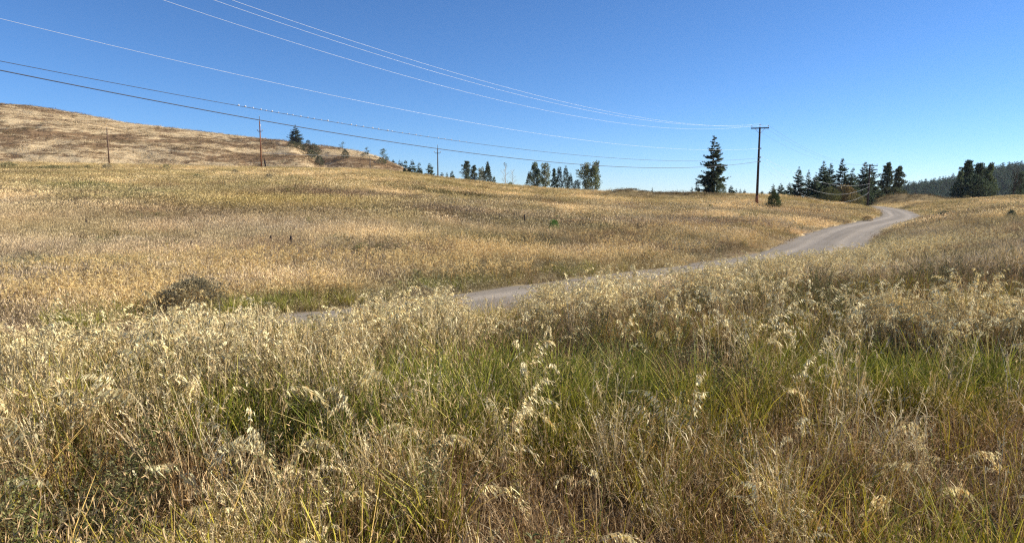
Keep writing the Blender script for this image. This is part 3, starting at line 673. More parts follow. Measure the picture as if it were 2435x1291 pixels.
# ------------------------------------------------------------------ trees
def trunk_mesh(h, r0, mat, rng, lean=0.0, k=6, r1=.12):
    pts = [(lean*h*t*t+rng.normal()*r0*.15*(i > 0), rng.normal()*r0*.15*(i > 0), -.3+(h+.3)*t) for i, t in enumerate(np.linspace(0, 1, k))]
    return MB().tube(pts, list(r0*np.linspace(1, r1, k)), 7).mesh("trunk", mat, True)
def fir_crown(rng, h, wd, z0=.06, col=(.045, .062, .035), dens=1.0, up=.15, gap=.2, power=.85, lsz=1.0, irr=.25):
    wd = wd*1.22
    g = Leaves(); r_ = wd/2; nl = int(26*dens); col = np.array(col)*1.25; lsz = lsz*(1.7 if dens < .8 else 1.15)
    for li in range(nl):
        t = (li+rng.uniform(0, .8))/nl; z = h*(z0+(1-z0)*t)
        prof = (1-t)**power*(min(1, (t+.18)/.26))
        nb = rng.randint(5, 9) if t < .85 else rng.randint(3, 6)
        for b in range(nb):
            if rng.uniform() < gap: continue
            az = rng.uniform(0, 6.28); L = max(r_*prof*rng.uniform(1-irr*1.6, 1+irr*.6), .02*h)
            k = 5; s = np.linspace(0, 1, k); dr = rng.uniform(-.25, .05)+up*t*1.5
            pts = np.stack([np.cos(az)*L*s, np.sin(az)*L*s, z+L*(dr*s+.22*s*s)], 1)
            wdt = L*.2*np.array([.5, .9, 1, .7, .1])+.012*h*.5
            c = col*rng.uniform(.6, 1.35)
            g.strip(pts[:], wdt*.5, np.array([-math.sin(az), math.cos(az), 0]), c)
            m = int(9+26*prof*dens); q = rng.uniform(.18, 1, m); P = np.stack([np.interp(q, s, pts[:, j]) for j in range(3)], 1)
            sidev = np.array([-math.sin(az), math.cos(az), 0.]); sgn = rng.choice([-1, 1], m)[:, None]
            D = np.array([math.cos(az), math.sin(az), .1])*rng.uniform(.3, 1, (m, 1))+sidev*sgn*rng.uniform(.2, 1, (m, 1))+np.array([0, 0, 1])*rng.uniform(-.45, .35, (m, 1))
            Ls = (L*.34*(1.15-q)+.024*h)*rng.uniform(.6, 1.2, m)*lsz
            C = c*rng.uniform(.7, 1.4, (m, 1))
            g.diamonds(P, D, Ls, Ls*.5, C, side=np.cross(D, np.array([0, 0, 1.]))+rng.normal(size=(m, 3))*.35)
    m = 10; P = np.stack([np.zeros(m), np.zeros(m), rng.uniform(h*.93, h*.99, m)], 1); g.diamonds(P, rng.normal(size=(m, 3))*.5+[0, 0, 1], .035*h, .012*h, col, rng=rng)
    return g
def clump_cloud(g, rng, c, r3, n, L, W, col, out=1.0, up=.3, var=.35):
    """leaf cluster: n leaves in an ellipsoid around c"""
    d = rng.normal(size=(n, 3)); d /= np.linalg.norm(d, axis=1)[:, None]; rr = rng.uniform(.25, 1, (n, 1))**.5
    P = np.asarray(c)+d*rr*np.asarray(r3); D = d*out+rng.normal(size=(n, 3))*.5+np.array([0, 0, up])
    cc = np.array(col)*rng.uniform(1-var, 1+var)
    g.diamonds(P, D, L*rng.uniform(.6, 1.3, n), W*rng.uniform(.7, 1.3, n), cc*rng.uniform(.75, 1.3, (n, 1)), rng=rng)
def pine_tree(rng, h, wd, z0=.2, col=(.05, .062, .033), nl=30, n=26, low=False):
    n = int(n*1.6); col = tuple(np.array(col)*1.15)
    g = Leaves(); tr = MB(); r_ = wd/2
    for i in range(nl):
        t = (i+rng.uniform())/nl; z = h*(z0+(.98-z0)*t); az = rng.uniform(0, 6.28)
        prof = math.sin(min(1, (t+.25)/.6)*math.pi/2)*(1-max(0, t-.35)/.65*.78) if not low else (1-t)**.75*1.1+.04
        L = r_*prof*rng.uniform(.35, 1.15); p = np.array([math.cos(az)*L, math.sin(az)*L, z+L*rng.uniform(-.05, .35)])
        tr.tube([(0, 0, z-L*.1), tuple(p*np.array([.5, .5, 1])-np.array([0, 0, L*.08])), tuple(p)], [.012*h*(1-t)+.02, .015, .01], 4, False)
        for q in (1.0, rng.uniform(.55, .8), rng.uniform(.3, .6)):
            cc = np.array([p[0]*q, p[1]*q, z+(p[2]-z)*q])+rng.normal(size=3)*r_*.08; s_ = wd*rng.uniform(.06, .12)*(1-.45*t)
            clump_cloud(g, rng, cc, (s_*1.2, s_*1.2, s_*.75), n, .05*h*.9, .02*h, col, 1.0, .5)
    clump_cloud(g, rng, (0, 0, h*.94), (wd*.05, wd*.05, h*.07), n, .04*h, .011*h, col)
    return g, tr
def juniper_crown(rng, h, wd, col=(.055, .07, .03), n=2200, power=.55, shape='egg', lsz=1.0):
    g = Leaves(); col = np.array(col)
    t = rng.uniform(0, 1, n)**.85; az = rng.uniform(0, 6.28, n)
    lump = .55+.75*fbm(az*1.9+7, t*5, int(rng.randint(999)), 4)*(.62 if shape == 'dome' else .75)+(.12 if shape == 'dome' else .1)
    if shape == 'egg': prof = np.sin(np.clip((t+.12)/.5, 0, 1)*math.pi/2)*np.clip(1-t, 0, 1)**power*1.15
    else: prof = np.sqrt(np.clip(1-(t*1.0)**2, 0.02, 1))*(.75+.25*np.clip(t/.3, 0, 1))
    rr = wd/2*prof*lump*rng.uniform(.12, 1.1, n)**.55
    P = np.stack([np.cos(az)*rr, np.sin(az)*rr, t*h*lump*1.02], 1)
    D = np.stack([np.cos(az)*.6, np.sin(az)*.6, np.ones(n)*.8], 1)+rng.normal(size=(n, 3))*.45
    cn = .65+.8*fbm(az*2.5, t*7, int(rng.randint(999)), 3)
    s_ = math.sqrt(h*wd)
    g.diamonds(P, D, .085*s_*rng.uniform(.6, 1.3, n)*max(1, (1400/n)**.45)*lsz, .034*s_*max(1, (1400/n)**.5)*lsz*rng.uniform(.6, 1.3, n), col*cn[:, None]*rng.uniform(.7, 1.3, (n, 1)), rng=rng)
    return g
def stems_mesh(rng, h, wd, n, r, mat, name="stem"):
    b = MB()
    for i in range(n):
        az = rng.uniform(0, 6.28); q = rng.uniform(.2, .95)*wd/2; z = h*rng.uniform(.5, 1.05)
        b.tube([(rng.normal()*.03, rng.normal()*.03, -.1), (math.cos(az)*q*.45, math.sin(az)*q*.45, z*.45), (math.cos(az)*q, math.sin(az)*q, z)], [r, r*.7, r*.3], 4, False)
    return b.mesh(name, mat)
def airy_tree(rng, h, wd, col, nl=26, n=16, leaf=.035, bare=False):
    g = Leaves(); tr = MB(); r_ = wd/2
    for i in range(nl):
        t = .15+.85*(i+rng.uniform())/nl; z = h*t*.9; az = rng.uniform(0, 6.28); L = r_*math.sin(min(1, t*1.35)*math.pi*.78+.2)*rng.uniform(.5, 1.1); L = max(L, .04*h)
        p = np.array([math.cos(az)*L, math.sin(az)*L, z+L*rng.uniform(.7, 1.4)])
        tr.tube([(0, 0, z), tuple(p*np.array([.55, .55, 1])-np.array([0, 0, L*.3])), tuple(p)], [.006*h, .004*h, .002*h], 4, False)
        if bare:
            for _ in range(4):
                e = p+rng.normal(size=3)*r_*.18+np.array([0, 0, r_*.2]); s_ = np.array([0, 0, z])+(p-np.array([0, 0, z]))*rng.uniform(.4, 1)
                tr.tube([tuple(s_), tuple(e)], [.0028*h, .0012*h], 3, False)
        else:
            for q in (1.0, .7): clump_cloud(g, rng, np.array([p[0]*q, p[1]*q, z+(p[2]-z)*q]), np.array((1, 1, 1.2))*wd*.13, n, leaf*h*1.15, leaf*.7*h*1.15, col, .7, .2)
    return g, tr
G_SKY = "conifers along the skyline"; G_LIM = "trees in the belt beyond the field"; G_HILL = "bushes and trees on the bare hillside"
seedc = [1000]
def tree(kind, loc, h, wd, label, group=None, **k):
    seedc[0] += 1; rng = rs(seedc[0])
    nm, cat = {'fir': ("fir_tree", "tree"), 'pine': ("pine_tree", "tree"), 'juniper': ("juniper_bush", "bush"), 'airy': ("deciduous_tree", "tree"), 'bare': ("bare_tree", "tree"),
               'shrub': ("shrub", "bush"), 'snag': ("dead_tree", "tree")}[kind]
    e = empty(nm, loc, label, cat, group, rng.uniform(0, 6.28))
    lm = k.pop('mat', M['leaf'])
    if kind == 'fir':
        link("trunk", trunk_mesh(h*.97, h*.014+.03, M['bark'], rng), e); link("crown", fir_crown(rng, h, wd, **k).mesh("crown", lm), e)
    elif kind == 'pine':
        g, tr = pine_tree(rng, h, wd, **k); link("trunk", trunk_mesh(h*.95, h*.016+.04, M['bark'], rng), e); tag(link("limbs", tr.mesh("limbs", M['bark']), e), kind="stuff"); link("crown", g.mesh("crown", lm), e)
    elif kind == 'juniper':
        link("trunk", trunk_mesh(h*.6, h*.025, M['bark'], rng), e); link("crown", juniper_crown(rng, h, wd, **k).mesh("crown", lm), e)
    elif kind in ('airy', 'bare'):
        col = k.pop('col', (.12, .14, .06)); k['n'] = 34; g, tr = airy_tree(rng, h, wd, tuple(np.array(col)*1.15), bare=(kind == 'bare'), **k)
        link("trunk", trunk_mesh(h*.95, h*.012+.02, M['pale_bark'], rng), e); tag(link("limbs", tr.mesh("limbs", M['pale_bark']), e), kind="stuff")
        if kind == 'airy': link("crown", g.mesh("crown", lm), e)
        else:
            g = Leaves(); clump_cloud(g, rng, (0, 0, h*.93), (wd*.16, wd*.16, h*.07), 60, .03*h, .014*h, (.05, .06, .04)) if h > 6 else clump_cloud(g, rng, (0, 0, h*.9), (wd*.1, wd*.1, h*.05), 12, .02*h, .01*h, (.3, .28, .2))
            link("crown", g.mesh("crown", lm), e)
    elif kind == 'shrub':
        link("stem", stems_mesh(rng, h, wd, 22, .004*h+.003, M['dead'], "stems"), e); link("foliage", juniper_crown(rng, h, wd, shape='dome', **k).mesh("foliage", lm), e)
    elif kind == 'snag':
        _, tr = airy_tree(rng, h, wd, (0, 0, 0), nl=22, bare=True); tr.v = tr.v
        link("trunk", trunk_mesh(h, h*.02, M['pole_dark'], rng, .12), e); tag(link("limbs", tr.mesh("limbs", M['pole_dark']), e), kind="stuff")
    return e
def T(kind, px, base, top, wpx, dist, label, group=None, surf=None, **k):
    """a tree by its place in the photograph: its base stands on the ground at that distance, its height is real"""
    p = at(px, dist, surf); p[0] = (px-1217.5)/FX*dist*1.005
    p[2] = float((surf or field_z)(np.array([p[0]]), np.array([p[1]]))[0])
    d = ray(px, top); ztop = CAMZ+d[2]/d[1]*dist
    return tree(kind, p, max(ztop-p[2], .3), wpx/FX*dist, label, group, **k)
DK = (.055, .075, .042); MG = (.085, .105, .048); OL = (.10, .10, .035); BR = (.15, .105, .045)
# the big fir and its small neighbours
T('fir',1689,458,324,74,122,"big lone fir on the skyline left of the tall dark pole",G_LIM,dens=1.35,z0=.03,power=.75,col=(.05,.065,.04),gap=.24,irr=.35)
T('juniper',1708,460,434,30,119,"round dark juniper at the foot of the big lone fir",None,n=1500,col=MG)
T('fir',1652,458,431,16,124,"thin little fir close left of the big lone fir",None,dens=.6)
T('fir',1640,459,444,12,124,"lowest small fir left of the big lone fir",None,dens=.5)
T('fir',1732,462,440,17,127,"first and largest of the four small firs right of the big lone fir",G_SKY,dens=.7)
T('fir',1744,462,448,9,128,"second and slimmest of four small firs right of the big lone fir",G_SKY,dens=.45)
T('fir',1754,462,447,9,128,"third of four small firs right of the big lone fir",G_SKY,dens=.45)
T('fir',1764,462,449,10,128,"fourth small fir right of the big lone fir, nearest the tall dark pole",G_SKY,dens=.45)
T('fir',1805,466,453,12,128,"tiny fir just right of the tall dark pole",G_SKY,dens=.45)
T('fir',1547,460,445,9,128,"tiny solitary fir on the skyline between low brushy mounds",G_SKY,dens=.45)
# right hand group
T('fir',1830,474,437,24,135,"thin pale spindly fir behind the juniper by the tall pole",G_LIM,dens=.6,gap=.45,col=(.085,.095,.065))
p_ = pix(1835,497); T('juniper',1835,497,457,38,p_[1],"dense dark juniper standing alone in the field beside the tall pole",None,n=3200,power=.6,col=(.05,.068,.027))
T('fir',1849,474,435,29,138,"small bushy fir left of the conifer grove",G_LIM,dens=.8,gap=.1)
T('fir',1868,478,433,29,140,"low dark fir at the left end of the conifer grove",G_LIM,dens=.8,gap=.1)
T('fir',1889,478,397,40,142,"narrow pointed fir first of the tall ones in the grove",G_LIM,dens=1.1,gap=.12,col=DK)
T('fir',1912,480,404,31,146,"slim fir second of the tall ones in the grove",G_LIM,dens=1,gap=.15,col=DK)
T('fir',1946,482,384,61,144,"broad dark fir third of the tall ones in the grove",G_LIM,dens=1.3,gap=.05,col=DK,z0=.02)
T('fir',1963,482,388,48,150,"fir leaning against the broad dark fir on its right side",G_LIM,dens=1.2,gap=.05,col=DK)
T('fir',1991,482,377,53,148,"tallest fir in the middle of the grove with a bare spike top",G_LIM,dens=1.3,gap=.12,col=DK,irr=.4)
T('fir',2016,482,399,41,146,"shorter fir between the tallest and the layered fir",G_LIM,dens=1.1,gap=.15,col=DK)
T('fir',2043,480,385,63,150,"wide layered fir behind the small double armed pole",G_LIM,dens=1.3,gap=.12,col=DK,z0=.02)
T('fir',2060,480,391,56,154,"layered fir at the right end of the grove with long low branches",G_LIM,dens=1.2,gap=.3,col=DK,z0=.02)
T('fir',1930,482,415,58,140,"low dark fir filling the gap under the broad fir",G_LIM,dens=1.1,gap=0,col=DK,z0=.0)
T('fir',2012,482,416,66,140,"low dark fir filling the gap under the tallest fir",G_LIM,dens=1.1,gap=0,col=DK,z0=.0)
T('pine',2097,472,390,40,158,"rounded pine on the left of the pair beside the grove",G_LIM,nl=34)
T('pine',2124,473,397,40,160,"rounded pine on the right of the pair beside the grove",G_LIM,nl=34)
T('shrub',2140,474,452,18,162,"small bush at the foot of the right pine of the pair",None,n=500,col=MG)
T('shrub',1964,485,446,56,133,"rounded olive green bush in front of the grove",None,n=2600,col=(.085,.09,.032))
T('shrub',2001,488,442,60,136,"large orange brown willow bush in front of the grove",None,n=3000,col=(.17,.125,.05))
T('shrub',2028,489,463,52,131,"low brown green bush at the right foot of the willow bush",None,n=1500,col=(.13,.115,.045))
T('shrub',1928,484,466,44,133,"low grey green bush at the left foot of the olive bush",None,n=1200,col=(.10,.10,.05))
T('shrub',1868,478,462,30,134,"low bush under the first firs of the grove",None,n=700,col=(.09,.095,.04))
# far right trees
T('pine',2286,476,383,58,150,"tall dense pine on the left of the big clump at right",G_LIM,nl=46,n=34,col=DK,z0=.06,low=True)
T('pine',2312,476,389,56,152,"dense pine in the middle of the big clump at right",G_LIM,nl=44,n=34,col=DK,z0=.05,low=True)
T('pine',2336,474,390,44,149,"greener pine on the right of the big clump at right",G_LIM,nl=38,n=32,col=MG,z0=.05,low=True)
T('snag',2396,472,400,44,140,"bare leaning dead tree at the right edge of the skyline",None)
T('pine',2412,474,412,62,146,"dark spreading pine behind the leaning dead tree",G_LIM,nl=36,n=30,col=DK,z0=.03,low=True)
T('pine',2440,474,398,56,150,"dark pine cut by the right edge of the photo",G_LIM,nl=36,n=30,col=DK,z0=.03,low=True)
T('shrub',2300,477,421,104,147,"dark undergrowth joining the pines of the big clump at right",None,n=3600,col=DK)
T('pine',2268,476,408,34,148,"shorter ragged pine at the left foot of the big clump at right",G_LIM,nl=30,n=24,col=MG,z0=.05,low=True)
T('shrub',1945,484,440,66,147,"dark undergrowth between the firs in the left half of the grove",None,n=2200,col=DK)
T('shrub',2035,484,440,70,149,"dark undergrowth between the firs in the right half of the grove",None,n=2200,col=DK)
# centre belt
T('pine',1111,436,384,38,172,"bushy dark pine, left of the two behind the three armed pole",G_LIM,nl=40,n=24,col=(.055,.07,.045),z0=.05,low=True)
T('pine',1129,437,394,30,174,"bushy dark pine, right of the two behind the three armed pole",G_LIM,nl=34,n=24,col=(.055,.07,.045),z0=.05,low=True)
T('airy',1147,440,402,24,176,"thin grey leafed tree left of the pointed juniper tree",G_LIM,col=(.13,.14,.09))
T('juniper',1160,440,391,30,170,"pointed dark juniper tree standing clear on the skyline",None,n=2200,power=.7,col=(.045,.055,.028))
T('shrub',1175,442,421,12,171,"little dark bush touching the pointed juniper tree",None,n=400,col=MG)
T('bare',1202,446,387,24,170,"bare pale tree with a dark tuft at its top",None,nl=16)
T('bare',1219,446,402,20,171,"fainter bare pale tree to the right of the tufted one",None,nl=14)
T('shrub',1213,446,434,18,168,"small dark bush between the two bare pale trees",None,n=300,col=MG)
T('juniper',1259,448,411,26,164,"dark rounded juniper at the left of the central belt",None,n=1500,col=(.05,.06,.03))
T('airy',1271,449,386,26,168,"tall slender green tree over the rounded juniper",G_LIM,nl=30,col=(.08,.10,.05))
T('airy',1296,449,390,30,168,"pale airy tree second in the central belt",G_LIM,nl=26,col=(.14,.15,.085))
T('shrub',1285,449,421,34,163,"low olive bush below the pale airy tree",None,n=1000,col=(.075,.085,.03))
T('pine',1316,450,402,22,166,"ragged dark pine left of the twin dark spires",G_LIM,nl=26,n=20,col=DK,low=True)
T('juniper',1329,451,400,20,164,"left one of the twin dark spires in the central belt",None,n=1400,power=.5,col=(.04,.05,.027))
T('juniper',1344,452,401,22,164,"right one of the twin dark spires in the central belt",None,n=1400,power=.5,col=(.045,.055,.027))
T('juniper',1354,454,416,20,162,"dark rounded bush right of the twin spires",None,n=900,col=(.06,.07,.03))
T('shrub',1369,455,429,20,162,"small olive bush left of the white trunked tree",None,n=600,col=(.085,.09,.04))
T('airy',1389,457,390,36,162,"light green tree with a white trunk near the end of the belt",G_LIM,nl=34,col=(.13,.14,.055),n=20)
T('airy',1412,459,385,34,162,"tall light green tree at the right end of the belt",G_LIM,nl=32,col=(.12,.14,.07),n=18)
T('shrub',1398,459,430,36,160,"olive undergrowth bush beneath the last two light trees",None,n=900,col=(.085,.09,.04))
# foot of the hill
HF = lambda X, Y: np.maximum(field_z(X, Y), hill_z(X, Y))
for i, (px, b_, t_, w_, dd, lab) in enumerate([(1468,462,451,34,117,"left end brush on the first skyline mound"),(1498,462,450,44,117,"thick low brush on top of the first skyline mound"),(1528,463,455,34,116,"thin brush on the right of the first skyline mound"),
      (1566,468,458,44,111,"dark brush on the left of the second skyline mound"),(1600,469,457,50,111,"dark brush in the middle of the second skyline mound"),(1636,469,458,44,111,"dark brush on the right of the second skyline mound"),(1680,468,460,40,112,"low brush in front of the big lone fir")]):
    T('shrub',px,b_,t_,w_,dd,lab,"low brush on the skyline mounds",n=900,col=(.13,.095,.05))
for (px, b_, t_, w_, dd, lab) in [(1077,428,411,12,185,"little fir furthest right on the descending ridge"),(1065,427,416,7,185,"tiniest fir just left of the last one on the ridge"),(1053,426,415,11,186,"small round fir right of the three armed pole"),
      (1025,424,393,19,190,"dark fir left of the three armed pole"),(1001,420,392,14,205,"slim fir fourth from the right on the ridge"),(984,416,386,21,210,"broad fir where the hill meets the field"),(969,412,387,12,215,"slim fir just above the broad one on the ridge")]:
    T('fir',px,b_,t_-5,w_*1.8,dd,lab,G_SKY,dens=.75,gap=.0,col=(.065,.085,.05),z0=0,power=.7)
def on_hill(px, py): return pix(px, py, 0, hill_z, 520)
def TH(kind, px, base, top, wpx, label, **k):
    p = on_hill(px, base); dist = p[1]; h = (base-top)/FX*dist
    return tree(kind, p, h, wpx/FX*dist, label, G_HILL, **k)
TH('fir',703,343,298,42,"layered fir crowning the bare hill",dens=.9,gap=.15,col=(.05,.065,.05),z0=.02,up=.1)
TH('shrub',694,352,337,28,"dark shrub at the head of the gully below the crowning fir",n=900,col=(.055,.06,.025))
TH('shrub',712,358,341,34,"second dark shrub down the gully",n=900,col=(.055,.06,.025))
TH('shrub',730,362,343,34,"reddish brown shrub in the middle of the gully",n=900,col=(.085,.07,.035))
TH('shrub',748,372,344,34,"olive shrub in the gully beneath the small crest bush",n=900,col=(.07,.07,.03))
TH('shrub',741,378,358,26,"low shrub at the bottom of the gully thicket",n=700,col=(.055,.06,.025))
TH('shrub',733,344,334,14,"small bush on the crest right of the crowning fir",n=400,col=(.055,.065,.035))
TH('shrub',760,394,371,26,"round bush standing alone below the gully",n=900,col=(.06,.065,.03))
TH('pine',815,356,338,17,"small flat topped pine on the hill crest",nl=12,n=16,col=MG)
TH('juniper',821,378,358,24,"dark bush below the flat topped pine",n=700,col=(.05,.06,.03))
TH('pine',873,371,352,17,"small pine with a pale base near the crest end",nl=14,n=16,col=(.07,.085,.045))
TH('shrub',868,374,364,24,"faded low bush under the crest end pine",n=400,col=(.12,.115,.07))
TH('pine',911,380,355,27,"bushy pine leaning out at the end of the hill crest",nl=22,n=18,col=MG)
TH('shrub',908,392,376,28,"low olive bush under the last crest pine",n=500,col=(.08,.085,.04))
TH('fir',935,385,377,8,"tiny fir right of the last crest pine",dens=.4)
TH('fir',950,392,378,9,"tiny fir partway down the end of the hill",dens=.4)
TH('fir',956,396,383,9,"tiny dark fir beside another partway down the hill",dens=.4)
TH('shrub',920,383,373,10,"small dark bush on the slope right of the crest pine",n=250,col=MG)
# field bushes
def bush_at(px, py, top, wpx, label, kind='shrub', group=None, **k):
    p = pix(px, py); return tree(kind, p, (py-top)/FX*p[1], wpx/FX*p[1], label, group, **k)
bush_at(462,752,662,205,"large grey brown sagebrush across the road behind the pale grass",n=5200,col=(.28,.235,.135),mat=M['plant'],lsz=.6)
bush_at(1317,553,521,30,"bright green little bush alone in the middle of the field",n=1300,lsz=1.0,col=(.15,.26,.06),mat=M['plant'])
bush_at(1688,498,487,16,"small dark green bush in the field left of the tall pole",n=400,col=(.06,.09,.03))
bush_at(2245,521,502,36,"blue green low bush right of the road bend",n=900,col=(.085,.11,.07))
bush_at(2403,524,500,26,"small juniper in the field at the right edge",'juniper',n=900,col=(.06,.08,.05))
bush_at(1768,592,572,32,"dark weedy bush on the left verge of the road",n=1200,lsz=.7,col=(.20,.17,.07))
bush_at(2062,526,514,30,"brown rounded bush at the inside of the road bend",n=900,col=(.24,.17,.08))
bush_at(1120,660,628,80,"olive brown bush beyond the road in the centre",n=2600,lsz=.55,col=(.19,.16,.06))
bush_at(2205,566,545,70,"grey brown bush on the right bank of the road",n=2600,lsz=.6,col=(.30,.24,.14))
bush_at(90,664,634,90,"left dark green leafy patch bush across the road",n=2600,lsz=.55,col=(.12,.14,.04))
bush_at(320,656,628,66,"right dark green leafy patch bush across the road",n=2600,lsz=.55,col=(.13,.155,.04))
bush_at(205,660,636,60,"middle dark green leafy patch bush across the road",n=2600,lsz=.55,col=(.12,.135,.045))
bush_at(2300,470,462,20,"faint low bush on the right hand skyline",n=200,col=(.13,.11,.05))
for (px, py, hh, ww, lab) in [(560,416,12,20,"grey bush in the upper field left of the red pole"),(640,430,16,22,"grey sage bush in the upper field below the red pole"),(470,425,10,26,"small brown sage bush in the upper left field"),
     (395,402,10,20,"small dark sage bush on the field crest right of the first pole"),(210,403,9,14,"green sage bush on the field crest left of the first pole"),(90,440,12,14,"small dark sage bush in the far left field"),
     (255,404,14,24,"grey sage bush at the foot of the first pole"),(655,530,14,26,"dark grey bush in the middle of the left field"),(20,400,12,50,"dark low bush on the field crest at the left edge"),
     (130,404,8,90,"long low dark bush mat on the upper left crest")]:
    bush_at(px, py, py-hh, ww, lab, n=350, group="sage bushes in the upper field", col=(.17, .155, .07) if 'grey' not in lab else (.24, .2, .12))

# grass and low brush tufts on the hillside
rg = rs(91); nh = 16000; u = rg.uniform(-.80, .03, nh); tH = rg.uniform(.02, 1.0, nh)
Yh_ = np.interp(u, [-1.4, -.76, -.3, -.1, .1], [430, 440, 450, 420, 380.]); Yq = 215+(Yh_-215)*tH; Xq = u*Yq; Zq = hill_z(Xq, Yq)
st_q = fbm(Xq/11+fbm(Xq/30, Zq/5, 5)*2.5, Zq/1.15+Xq*.05, 101, 4, .65); a_ = (st_q*.6+fbm(Xq/2.6, Zq/.55+Xq*.08, 121, 3, .7)*.4+(fbm(Xq/60, Zq/6, 111, 4)-.5)*.55)[:, None]
tq = mix(np.array((.24, .155, .08)), np.array((.72, .57, .36)), ss(.47, .58, a_)); dk = (rg.uniform(size=(nh, 1)) < .10)
tq = np.where(dk, np.array((.13, .12, .055)), tq)*rg.uniform(.7, 1.25, (nh, 1))
sq = rg.uniform(.8, 2.2, nh)
scatter("hillside_grass", "bleached and brown grass tufts all over the bare hillside at left", "grass", np.stack([Xq, Yq, Zq], 1), rg.uniform(0, 6.28, nh), .1, np.stack([sq*4.5, sq*4.5, sq*.9], 1), rg.randint(0, 4, nh), tq, vf[5:])

# far wood
rng = rs(77); nf = 4200
u = rng.uniform(.50, .90, nf); Yf = rng.uniform(560, 915, nf); Xf = u*Yf; Zf = far_z(Xf, Yf)-1
vt = [fir_crown(rs(880+i), 1.0, .38, dens=.55, gap=.0, col=(.065,.10,.06)).mesh("wood_tree", M['grass']) for i in range(4)]
sc_ = rng.uniform(10, 19, nf)*(.75+.5*fbm(Xf/60, Yf/60, 3))
scatter("far_wood", "dense dark conifer wood covering the distant hill at right", "wood", np.stack([Xf, Yf, Zf], 1), rng.uniform(0, 6.28, nf), .03, np.stack([sc_*rng.uniform(.9, 1.4, nf)]*2+[sc_], 1), rng.randint(0, 4, nf), rng.uniform(.7, 1.3, (nf, 1))*np.array((1, 1.05, 1)), vt)

# ------------------------------------------------------------------ poles
def pole_line(px_b, py_t, dist, mat, label, arms, r0=.16, base_z=None, lean=0.0, pins=(), name="utility_pole", armlen=2.4, rz=0.0, curved=False, spike=0, braces=False):
    p = at(px_b, dist); d = ray(px_b, py_t); zt = CAMZ+d[2]/d[1]*dist; h = zt-p[2]
    e = empty(name, p, label, "utility pole", "wooden utility poles", rz)
    hm = h-spike
    link("shaft", MB().tube([(0, 0, -.4), (0, 0, hm*.5), (0, 0, hm)], [r0, r0*.82, r0*.62], 12).mesh("shaft", mat, True), e)
    if spike:
        link("top_pin", MB().tube([(0, 0, hm-.3), (0, 0, h-.12)], [r0*.34, r0*.28], 6).mesh("top_pin", M['pole_grey']), e)
        o = link("insulator", MB().tube([(0, 0, h-.14), (0, 0, h-.06), (0, 0, h)], [.05, .07, .03], 8).mesh("insulator", M['porcelain']), e)
    for dz, L in arms:
        if curved:
            for s in (-1, 1):
                o = link("crossarm", MB().tube([(0, 0, h-dz), (s*L*.28, 0, h-dz-.12), (s*L*.5, 0, h-dz+.18)], [.07, .06, .05], 6).mesh("crossarm", mat), e)
                link("insulator", MB().tube([(s*L*.5, 0, h-dz+.16), (s*L*.5, 0, h-dz+.28), (s*L*.5, 0, h-dz+.38)], [.05, .09, .04], 8).mesh("insulator", M['porcelain']), e)
        else:
            a = MB().box((0, -r0*.75-.05, h-dz), (L, .1, .13)); oa = link("crossarm", a.mesh("crossarm", mat), e)
            for q in pins:
                link("insulator", MB().tube([(q*L/2, -r0*.75-.05, h-dz+.06), (q*L/2, -r0*.75-.05, h-dz+.17), (q*L/2, -r0*.75-.05, h-dz+.25), (q*L/2, -r0*.75-.05, h-dz+.32)], [.015, .02, .07, .045], 8).mesh("insulator", M['porcelain']), e)
            if braces:
                for s in (-1, 1): link("brace", MB().tube([(s*L*.28, -r0*.75-.05, h-dz-.06), (s*.05, -r0*.7, h-dz-.62)], .02, 4).mesh("brace", M['steel']), e)
    return e, p, h
PB, pB, hB = pole_line(1796.5, 303, 82, M['pole_dark'], "tall dark utility pole with a single crossarm rising from the right field", [(.12, 2.05)], r0=.165, pins=(-.9, .9), rz=R(-16), braces=True)
link("insulator", MB().tube([(0, 0, hB), (0, 0, hB+.22), (0, 0, hB+.3), (0, 0, hB+.38)], [.02, .03, .075, .045], 8).mesh("insulator", M['porcelain']), PB)
for dz in (2.5, 3.55, 4.05): link("cable_clamp", MB().box((.2, -.02, hB-dz), (.14, .1, .14)).mesh("cable_clamp", M['steel']), PB)
link("base_sleeve", MB().tube([(0, 0, 0), (0, 0, 1.3), (0, 0, 1.32)], [.176, .17, .155], 12).mesh("base_sleeve", M['pole_red'], True), PB)
PS, pS, hS = pole_line(2059, 391, 127, M['pole_dark'], "distant double crossarm utility pole where the road goes out of sight", [(.25, 2.7), (1.05, 2.7)], r0=.20, pins=(-.9, -.3, .3, .9))
P1, p1, h1 = pole_line(271, 303, 158, M['pole_brown'], "bare brown utility pole at left without arms", [], r0=.17, pins=(), spike=.5)
P2, p2, h2 = pole_line(628.5, 275, 148, M['pole_red'], "reddish utility pole with a bracket arm and a white cutout", [(3.3, 1.15)], r0=.17, curved=True, spike=1.2)
link("fuse_cutout", MB().tube([(.2, -.12, h2-1.9), (.22, -.14, h2-2.35)], [.06, .06], 6).mesh("fuse_cutout", M['clip']), P2)
P3, p3, h3 = pole_line(1043, 344, 158, M['pole_grey'], "grey utility pole with a bracket arm by the ridge firs", [(1.9, 1.5)], r0=.16, curved=True, spike=.9)
P4, p4, h4 = pole_line(884, 369, 160, M['pole_grey'], "short utility pole below the end of the hill crest", [], r0=.13, spike=.25)
p_ = at(637.5, 147); es = empty("dead_stump", p_, "charred dead stump right beside the reddish utility pole", "stump")
link("trunk", MB().tube([(0, 0, -.3), (.05, 0, .7), (-.1, .02, 1.4), (-.15, 0, 1.95)], [.17, .19, .2, .06], 7).mesh("trunk", M['pole_dark']), es)
link("stub", MB().tube([(-.05, 0, 1.2), (.16, 0, 1.55)], [.09, .03], 5).mesh("stub", M['pole_dark']), es)

